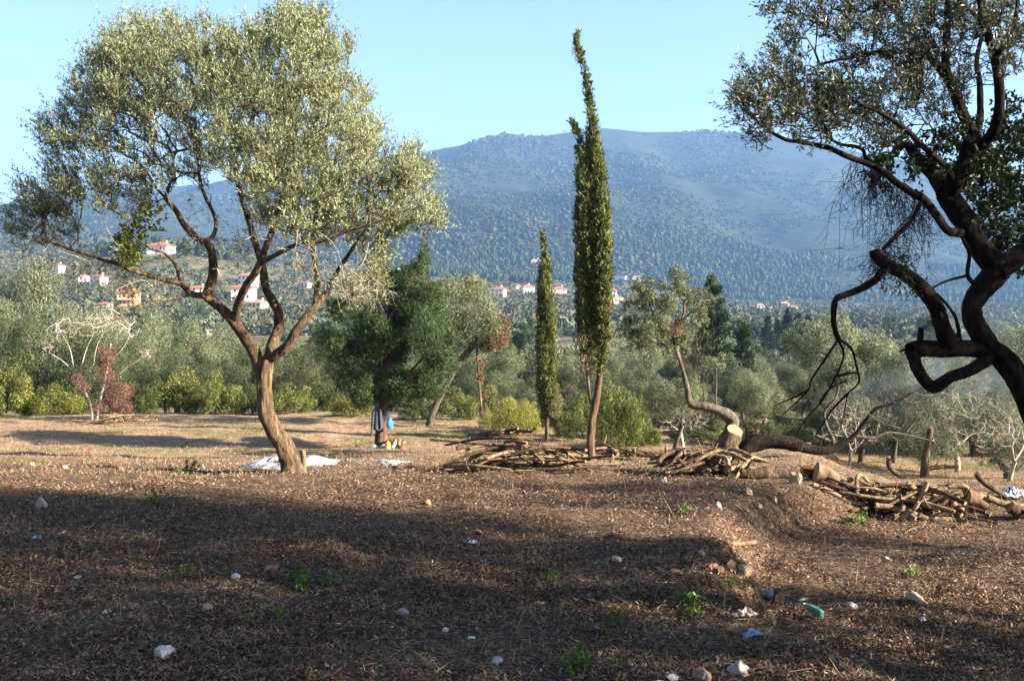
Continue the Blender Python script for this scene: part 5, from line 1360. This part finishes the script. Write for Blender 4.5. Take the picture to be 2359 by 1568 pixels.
def bottle(label, loc, L, r, axis, mat, cap='plastic_white', name='bottle', crush=0):
    o = thing(name, label, 'bottle', loc)
    ax = norm(np.array(axis, float)); mb = MB()
    pr = [(0, .7), (.04, .98), (.1, 1), (.3, .97), (.34, .9), (.38, .97), (.62, 1), (.72, .85), (.85, .42), (.92, .34)]
    pts = np.array([ax * L * t + np.array([0, 0, crush * math.sin(t * 7)]) for t, _ in pr])
    tube(mb, pts, [r * a for _, a in pr], 14, cap=0); mb.build('bottle_body', M[mat], o)
    mb = MB(); tube(mb, [ax * L * .925, ax * L], [r * .38, r * .38], 10, cap=0); mb.build('cap', M[cap], o)
    return o
q = P(*D(893, 1033), CON_D - 1.0); q[2] = g(q[0], q[1]) + .02; bottle('orange jug standing before the sack', q, .26, .085, (0, 0, 1), 'orange', 'orange', 'jug')
q = P(*D(903, 1033), CON_D - 1.0); q[2] = g(q[0], q[1]) + .05; bottle('clear pale bottle beside the orange jug', q, .24, .06, (.5, .1, .8), 'plastic_pale')
# ash
def ash(label, px, py, rx, ry, h, seed, d=None):
    q = hit(px, py) if d is None else P(px, py, d)
    a = np.linspace(0, 2 * np.pi, 72, endpoint=False); r = np.linspace(0, 1, 16)
    A, Rr = np.meshgrid(a, r)
    edge = 1 + .5 * fbm(np.cos(A) * 1.6 + seed, np.sin(A) * 1.6, 4, seed)
    X = q[0] + np.cos(A) * Rr * edge * rx; Y = q[1] + np.sin(A) * Rr * edge * ry
    Z = H(X.ravel(), Y.ravel()).reshape(X.shape) + h * (1 - Rr ** 1.6) * (1 + .9 * fbm(X * 3, Y * 3, 3, seed)) + .035 * fbm(X * 9, Y * 9, 3, seed) + .012 - .05 * (Rr > .99)
    i = np.arange(15)[:, None] * 72; j = np.arange(72)[None]; j2 = (j + 1) % 72
    mb = MB(); c = np.array([q[0], q[1], g(q[0], q[1])])
    mb.add(np.stack([X, Y, Z], -1).reshape(-1, 3) - c, np.stack([i + j, i + j2, i + 72 + j2, i + 72 + j], -1).reshape(-1, 4))
    tag(mb.build('ash_heap', M['ash'], None, c), label, 'ash')
    return q
aq = ash('white ash heap round the foot of the curved olive', *D(662, 1064), 1.1, 1.3, .2, 5, 22.2)
ash('thin white ash patch between the olive and the conifer', *D(908, 1068), .35, .9, .03, 9, 23)
# rocks and rubbish, each where the photograph shows it
for i, (x, y, wd, mat, lb, fl) in enumerate([
    (95, 1163, 27, 'stone', 'grey upright stone at the left, alone in the shade', 1.2), (380, 1502, 62, 'stone_pale', 'large whitish rock near the lower left', .6), (543, 1328, 27, 'stone_pale', 'small whitish stone on the lit stripe', .7),
    (480, 1400, 38, 'stone_brown', 'long ochre stone left of the lit twigs', .5), (246, 1408, 22, 'stone_pale', 'pale pebble sized stone left of the ochre one', .6), (985, 1158, 20, 'terracotta', 'reddish stone by the upper shade edge', .8),
    (1617, 1277, 20, 'stone', 'small grey stone just above the bank lip', .9), (1700, 1545, 62, 'stone', 'big squared grey rock at the bottom right of centre', .85), (1615, 1555, 46, 'stone_brown', 'brownish rock left of the big squared one', .8),
    (1548, 1562, 36, 'stone_pale', 'pale rock at the bottom edge left of the brownish one', .5), (1145, 1522, 46, 'stone', 'grey flat rock at the bottom middle', .55), (925, 1412, 36, 'stone', 'dull grey stone in the lower middle shade', .6),
    (2108, 1378, 62, 'stone_brown', 'broad low rock on the shade edge at the right', .6), (1962, 1392, 36, 'stone_pale', 'pinkish flat stone right of the green bottle', .5), (1985, 1528, 16, 'stone_pale', 'egg shaped pale stone at the lower right', 1.1),
    (1722, 1140, 24, 'stone_brown', 'tan stone on the bank crest, upper one', 1), (1782, 1152, 20, 'stone_brown', 'tan stone on the bank crest, right one', 1), (1745, 1165, 20, 'stone_brown', 'tan stone on the bank crest, lower one', .9),
    (1652, 1168, 22, 'stone', 'grey pointed stone left of the bank crest stones', 1.1), (1832, 1105, 42, 'stone_brown', 'pointed tan boulder at the edge of the lower terrace', .8), (1528, 1105, 18, 'stone', 'small grey stone before the stump heap', .9),
    (1715, 1312, 60, 'stone_brown', 'flat lit slab of rock set in the bank face', .55), (1770, 1375, 36, 'stone', 'grey blue stone in the hollow of the bank', .9), (1520, 1575, 40, 'stone', 'rock cut by the bottom frame edge', .6),
    (75, 1068, 14, 'stone_pale', 'pale stone at the far left in the sun', .7), (150, 1074, 18, 'stone_pale', 'pale flat stone right of the far left one', .6), (1025, 1450, 18, 'stone_pale', 'small pale stone in the lower middle', .8), (1420, 1290, 30, 'stone', 'half buried stone in the dark band', .6)]):
    q = hit(*D(x, y + wd * .2)); r = wd / 2.3027 * pxd(q[1]) / 2
    mb = MB(); rock(mb, (0, 0, 0), (r, r * .8, r * fl), 300 + i, 0, 3, .3, i * 1.1)
    q[2] += r * fl * .45
    tag(mb.build('rock', M[mat], None, q), lb, 'rock')
def crumple(name, label, x, y, wd, mat, seed, asp=1.0, hgt=.35, cat='rubbish', n=9):
    q = hit(*D(x, y)); r = wd / 2.3027 * pxd(q[1]) / 2
    rgx = np.random.default_rng(seed)
    u = np.linspace(-1, 1, n); U, V_ = np.meshgrid(u, u)
    pin = 1 - .35 * rgx.random((n, n))
    X = U * r * pin + rgx.normal(0, r * .07, (n, n)); Y = V_ * r * asp * pin + rgx.normal(0, r * .07, (n, n))
    Z = r * hgt * (.5 + 1.1 * rgx.random((n, n))) * (1.15 - np.maximum(abs(U), abs(V_)) * .8)
    Z = Z + H(X.ravel() + q[0], Y.ravel() + q[1]).reshape(n, n) - q[2] + .01
    top = np.stack([X, Y, Z], -1).reshape(-1, 3); bot = top - [0, 0, .006]
    i = (np.arange(n - 1)[:, None] * n + np.arange(n - 1)[None]).ravel()
    f = np.stack([i, i + 1, i + n + 1, i + n], -1)
    mb = MB(); mb.add(top, f, 0, False); mb.add(bot, f[:, ::-1], 0, False)
    return tag(mb.build(name, M[mat], None, q), label, cat)
for i, a in enumerate([
    ('paper_scrap', 'white and blue wrapper at the left in the shade', 86, 1238, 24, 'plastic_pale'), ('paper_scrap', 'bright white crumpled film in the dark band, upper one', 1090, 1252, 24, 'plastic_white'), ('paper_scrap', 'white film below the bright crumpled one', 1115, 1294, 20, 'plastic_pale'),
    ('paper_scrap', 'white wrapper beside the big squared rock', 1660, 1516, 26, 'plastic_white'), ('paper_scrap', 'small white paper in the lower middle', 1086, 1472, 18, 'plastic_white'), ('paper_scrap', 'pale scrap on the lit twigs', 866, 1366, 18, 'plastic_tan'),
    ('plastic_scrap', 'tiny blue scrap right of the lower middle', 1105, 1380, 9, 'plastic_blue'), ('plastic_scrap', 'small blue scrap at the lower right', 2180, 1478, 12, 'plastic_blue'), ('plastic_scrap', 'dark blue torn plastic in the lower middle', 647, 1478, 26, 'dark_scrap'),
    ('paper_scrap', 'white scrap at the right in the shade', 2124, 1428, 16, 'plastic_white'), ('paper_scrap', 'white card in the dark ground right of the middle', 1356, 1380, 12, 'plastic_white'), ('plastic_scrap', 'pinkish red scrap in the sun at the far left', 205, 1040, 14, 'red'),
    ('paper_scrap', 'white shred in the sunny gully', 2043, 1288, 11, 'plastic_white'), ('paper_scrap', 'pale shred in the gully right of the white one', 2200, 1340, 10, 'plastic_white'), ('paper_scrap', 'white bit beside the bank hollow', 1850, 1384, 22, 'plastic_white'),
    ('paper_scrap', 'pale torn film near the bottom middle', 1375, 1450, 20, 'plastic_tan'), ('paper_scrap', 'white torn film left of the middle in the shade', 180, 1338, 16, 'plastic_white'), ('paper_scrap', 'pale film by the weeds in the lower middle', 780, 1440, 18, 'plastic_white')]):
    crumple(*a, 400 + i)
crumple('torn_bag', 'torn dirty tan plastic bag spread on the bank, upper half of the rubbish', 1712, 1422, 62, 'plastic_tan', 431, .7, .5, 'bag', 13)
crumple('torn_bag', 'torn blue and white plastic bag below the tan one on the bank', 1732, 1468, 44, 'plastic_pale', 432, .8, .6, 'bag', 13)
for i, (x, y, wd) in enumerate([(1100, 1229, 22), (627, 1313, 34), (1555, 1324, 34), (1640, 1308, 28)]):
    q = hit(*D(x, y)); r = wd / 2.3027 * pxd(q[1]) / 2
    mb = MB(); a = np.linspace(.2, 2.6, 8); ring = lambda rad, z: np.stack([rad * np.cos(a), np.full(8, z), rad * np.sin(a)], 1)
    A = np.vstack([ring(r, -r * .8), ring(r * .8, -r * .8), ring(r, r * .8), ring(r * .8, r * .8)]); f = []
    for k2 in range(7): f += [(k2, k2 + 1, 17 + k2, 16 + k2), (8 + k2, 24 + k2, 25 + k2, 9 + k2), (k2, 8 + k2, 9 + k2, k2 + 1), (16 + k2, 17 + k2, 25 + k2, 24 + k2)]
    f += [(0, 16, 24, 8), (7, 15, 31, 23)]
    mb.add(A, f, 0, False); q[2] -= r * .25
    tag(mb.build('tile_shard', M['terracotta'], None, q), ['small broken terracotta tile in the upper dark band', 'curved terracotta shard on the lit stripe', 'terracotta shard left of the bank lip', 'terracotta shard on the bank lip beside the cut roots'][i], 'tile').rotation_euler = (0, 0, i * 1.7)
q = hit(*D(1893, 1425)); q[2] += .05; bottle('dented green plastic bottle lying in the gully', q, .3, .048, (-.35, .55, .12), 'bottle', 'plastic_white', crush=.004)
q = hit(*D(2330, 1160)); 
o = crumple('striped_cloth', 'blue white striped cloth at the right edge behind the logs', 2335, 1150, 70, 'striped', 440, .8, .45, 'cloth', 15); o.location.z += .03
# sawn root stubs in the bank
for i, (x, y, r, ax) in enumerate([(1795, 1385, .07, (-.2, -1, .15)), (1680, 1308, .055, (.1, -1, .3)), (1660, 1322, .04, (-.2, -1, .4))]):
    q = hit(*D(x, y)); q[2] += r * .9; a = norm(np.array(ax)); m_ = MB()
    tube(m_, np.array([-a * .35, -a * .1, a * .08]), [r * 1.2, r * 1.05, r], 10, .15, cap=1, seed=i)
    tag(m_.build('sawn_root', [M['wood_dark'], M['cut']], None, q), ['dark sawn root end in the bank hollow', 'sawn root stub on the bank lip', 'smaller sawn root stub on the bank lip'][i], 'root')
for i, (pts, r) in enumerate([([(1640, 1262), (1690, 1258), (1740, 1266)], .04), ([(520, 1420), (570, 1408), (640, 1395)], .018), ([(1010, 1580), (980, 1500), (960, 1440)], .012), ([(240, 1218), (262, 1212)], .05), ([(1160, 1320), (1230, 1312), (1290, 1318)], .018),
                               ([(2070, 1240), (2110, 1215), (2160, 1210)], .012), ([(1340, 1440), (1380, 1425), (1440, 1420)], .012)]):
    q = np.array([hit(*D(*p_)) for p_ in pts]) + [0, 0, r * .8]; b = q[0].copy()
    tag(log_mesh(q - b, np.full(len(q), r), sides=6, seed=i).build('fallen_stick', [M['wood' if i != 3 else 'wood_dark'], M['cut']], None, b),
        ['grey root lying along the bank lip', 'pale stick by the ochre stone', 'thin curved stick at the bottom left of centre', 'short dark log at the left in the shade', 'stick on the lit stripe in the middle', 'thin stick in the sunny gully', 'thin stick in the lower right of centre'][i], 'stick')

# ------------------------------------------------------------------ ground cover
def screen_pts(n, p0=455, p1=700, x0=-90, x1=1114, rg=rng):
    py = rg.uniform(p0, p1, n); px = rg.uniform(x0, x1, n)
    y = np.interp(py, [410, 417, 428, 448, 456.6, 462, 471, 542, 700], [52, 45, 40, 33, 28, 24, 20, 14, 8.45])
    y = y * (1 + rg.normal(0, .012, n)); x = (px - 512) / F * y
    return x, y
def flat_leaves(mb, x, y, L, W, lift=.012, tilt=.35, rg=rng):
    n = len(x); a = rg.uniform(0, 6.28, n)
    dr = norm(np.stack([np.cos(a), np.sin(a), rg.normal(0, tilt, n)], 1))
    up = norm(np.stack([rg.normal(0, tilt * 1.5, n), rg.normal(0, tilt * 1.5, n), np.ones(n)], 1))
    sd = norm(np.cross(dr, up)); nm = np.cross(sd, dr)
    p = np.stack([x, y, H(x, y) + lift * rg.random(n) + .004 + np.abs(dr[:, 2]) * L * .4], 1)
    L = L[:, None]; W = W[:, None]; cv = rg.uniform(-.1, .35, (n, 1)) * W
    V = np.stack([p - dr * L / 2, p + sd * W / 2 + nm * cv, p + dr * L / 2, p - sd * W / 2 + nm * cv], 1).reshape(-1, 3)
    i = np.arange(n)[:, None] * 4
    mb.add(V, np.concatenate([i + [0, 1, 2], i + [0, 2, 3]]), 0, False)
rg = np.random.default_rng(91)
mb = MB()
x, y = screen_pts(165000, 462, 700, rg=rg); k_ = fbm(x * .8, y * .8, 4, 97) + rg.normal(0, .22, len(x)) > -.14; x, y = x[k_], y[k_]; n = len(x); flat_leaves(mb, x, y, rg.uniform(.025, .08, n), rg.uniform(.009, .03, n), .035, .55, rg)
x, y = screen_pts(36000, 416, 472, rg=rg); n = len(x); flat_leaves(mb, x, y, rg.uniform(.035, .1, n), rg.uniform(.01, .03, n), .03, .5, rg)
tag(mb.build('leaf_litter', M['litter']), 'brown fallen leaves strewn over the clearing', 'leaves', kind='stuff')
mb = MB()
x, y = screen_pts(15000, 462, 700, rg=rg); n = len(x); flat_leaves(mb, x, y, rg.uniform(.08, .4, n), rg.uniform(.004, .009, n), .04, .22, rg)
n = 900; x, y = screen_pts(n, 458, 660, rg=rg); z = H(x, y)
leaves(mb, np.stack([x, y, z], 1), norm(rg.normal(0, .3, (n, 3)) + [0, 0, 1]), rg.uniform(.12, .45, n), .007, rg=rg)
tag(mb.build('straw', M['straw']), 'dry straw and thin twigs lying among the leaves', 'straw', kind='stuff')
mb = MB(); n = 40000; x, y = screen_pts(n, 414, 474, rg=rg); k_ = (fbm(x * .3, y * .2, 3, 95) + rg.normal(0, .12, n) > 0) | ((x > np.interp(y, BY, BX) + 1) & (y > 24)); x, y = x[k_], y[k_]; n = len(x)
leaves(mb, np.stack([x, y, H(x, y)], 1), norm(rg.normal(0, .45, (n, 3)) + [0, 0, .8]), rg.uniform(.04, .15, n), .016, rg=rg)
tag(mb.build('dry_grass', M['drygrass']), 'short dry grass over the far side of the clearing', 'grass', kind='stuff')
def weed(mb, q, s, n, rgx):
    for j in range(n):
        d_ = norm(rgx.normal(0, .8, 3) + [0, 0, .8]); b = q + rgx.normal(0, s * .35, 3) * [1, 1, 0]
        m_ = 9; t = rgx.uniform(.2, 1, m_)[:, None]
        leaves(mb, b + d_ * s * t, norm(rgx.normal(size=(m_, 3)) * .7 + d_), s * .34, s * .17, rg=rgx)
mb = MB()
for j in range(330):
    x, y = screen_pts(1, 458, 695, rg=rg); weed(mb, np.array([x[0], y[0], g(x[0], y[0])]), rg.uniform(.04, .1), rg.integers(1, 4), rg)
tag(mb.build('weeds', M['weed']), 'small green seedlings dotted over the ground', 'weeds', kind='stuff')
for i, (x, y, s, n, lb) in enumerate([(1975, 1205, .2, 16, 'bright green weeds at the foot of the right log heap'), (370, 1155, .22, 9, 'green weed tuft in the upper shade at the left'), (700, 1355, .2, 12, 'leafy weed clump in the lower middle shade'), (770, 1350, .16, 7, 'lit weed beside the clump in the lower middle'),
                                      (430, 1330, .14, 9, 'low weeds on the lit stripe at the left'), (1585, 1390, .18, 10, 'tall weed left of the torn bags'), (1600, 1425, .14, 8, 'weed below the tall one by the torn bags'), (1415, 1445, .16, 10, 'weed in the lower right of centre'), (432, 1088, .22, 9, 'weed tuft in the sun left of the ash'),
                                      (1330, 1540, .2, 12, 'dark weed at the bottom right of centre'), (640, 1430, .15, 9, 'weed near the big whitish rock'), (2100, 1330, .16, 9, 'weed in the sunny gully'), (1265, 1335, .13, 7, 'weed in the dark band, middle'), (1690, 1360, .12, 6, 'weed on the bank face'), (1580, 1180, .16, 9, 'lit weed before the bank crest'), (2195, 1475, .12, 6, 'weed at the lower right')]):
    q = hit(*D(x, y)); mb = MB(); st = MB(); rgx = np.random.default_rng(500 + i)
    o = thing('weed_plant', lb, 'plant', q)
    for j in range(n):
        d_ = norm(rgx.normal(0, .7, 3) + [0, 0, .8]); b = rgx.normal(0, s * .25, 3) * [1, 1, 0]
        tube(st, [[0, 0, -.02], b * .6 + d_ * s * .2, b + d_ * s], [.004, .003, .0015], 3)
        t = rgx.uniform(.2, 1, 9)[:, None]; leaves(mb, b + d_ * s * t, norm(rgx.normal(size=(9, 3)) * .7 + d_), s * .34, s * .17, rg=rgx)
    st.build('stems', M['weed'], o); mb.build('foliage', M['weed'], o)
mb = MB(); x, y = screen_pts(520, 458, 700, rg=rg)
for j in range(520):
    s = rg.uniform(.008, .028); rock(mb, (x[j], y[j], g(x[j], y[j]) + s * .4), (s, s * .8, s * .6), j, 0, 1, .3)
tag(mb.build('pebbles', M['stone']), 'small pale pebbles scattered in the leaves', 'pebbles', kind='stuff')
mb = MB(); n = 600; a = rg.uniform(0, 6.28, n); r = 1 + np.abs(rg.normal(0, .35, n)); flat_leaves(mb, aq[0] + np.cos(a) * r * 1.35, aq[1] + np.sin(a) * r * 1.6, rg.uniform(.02, .06, n), rg.uniform(.015, .04, n), .01, .3, rg)
tag(mb.build('ash_flecks', M['ash']), 'white ash flecks round the ash heap', 'ash', kind='stuff')

# drifting smoke low over the lower terrace at the right
k = NT('thin smoke'); k.t.nodes.remove(k.b)
pv = k.n('VolumePrincipled'); pv.inputs['Color'].default_value = (.6, .78, 1, 1); pv.inputs['Density'].default_value = .013
k.l(pv.outputs[0], k.out.inputs['Volume'])
import bmesh
for i, (px, py, d_, s) in enumerate([(985, 400, 39, (5.5, 3.0, 1.7)), (1010, 360, 44, (4.5, 3.0, 2.2)), (930, 385, 41, (3.5, 2.5, 1.3))]):
    bm = bmesh.new(); bmesh.ops.create_icosphere(bm, subdivisions=4, radius=1)
    me = bpy.data.meshes.new('smoke'); bm.to_mesh(me); bm.free()
    me.materials.append(k.m)
    o = link('smoke', me, None, P(px, py, d_), (0, 0, 0), s)
    tag(o, 'thin blue smoke drifting over the lower terrace', 'smoke', kind='stuff')
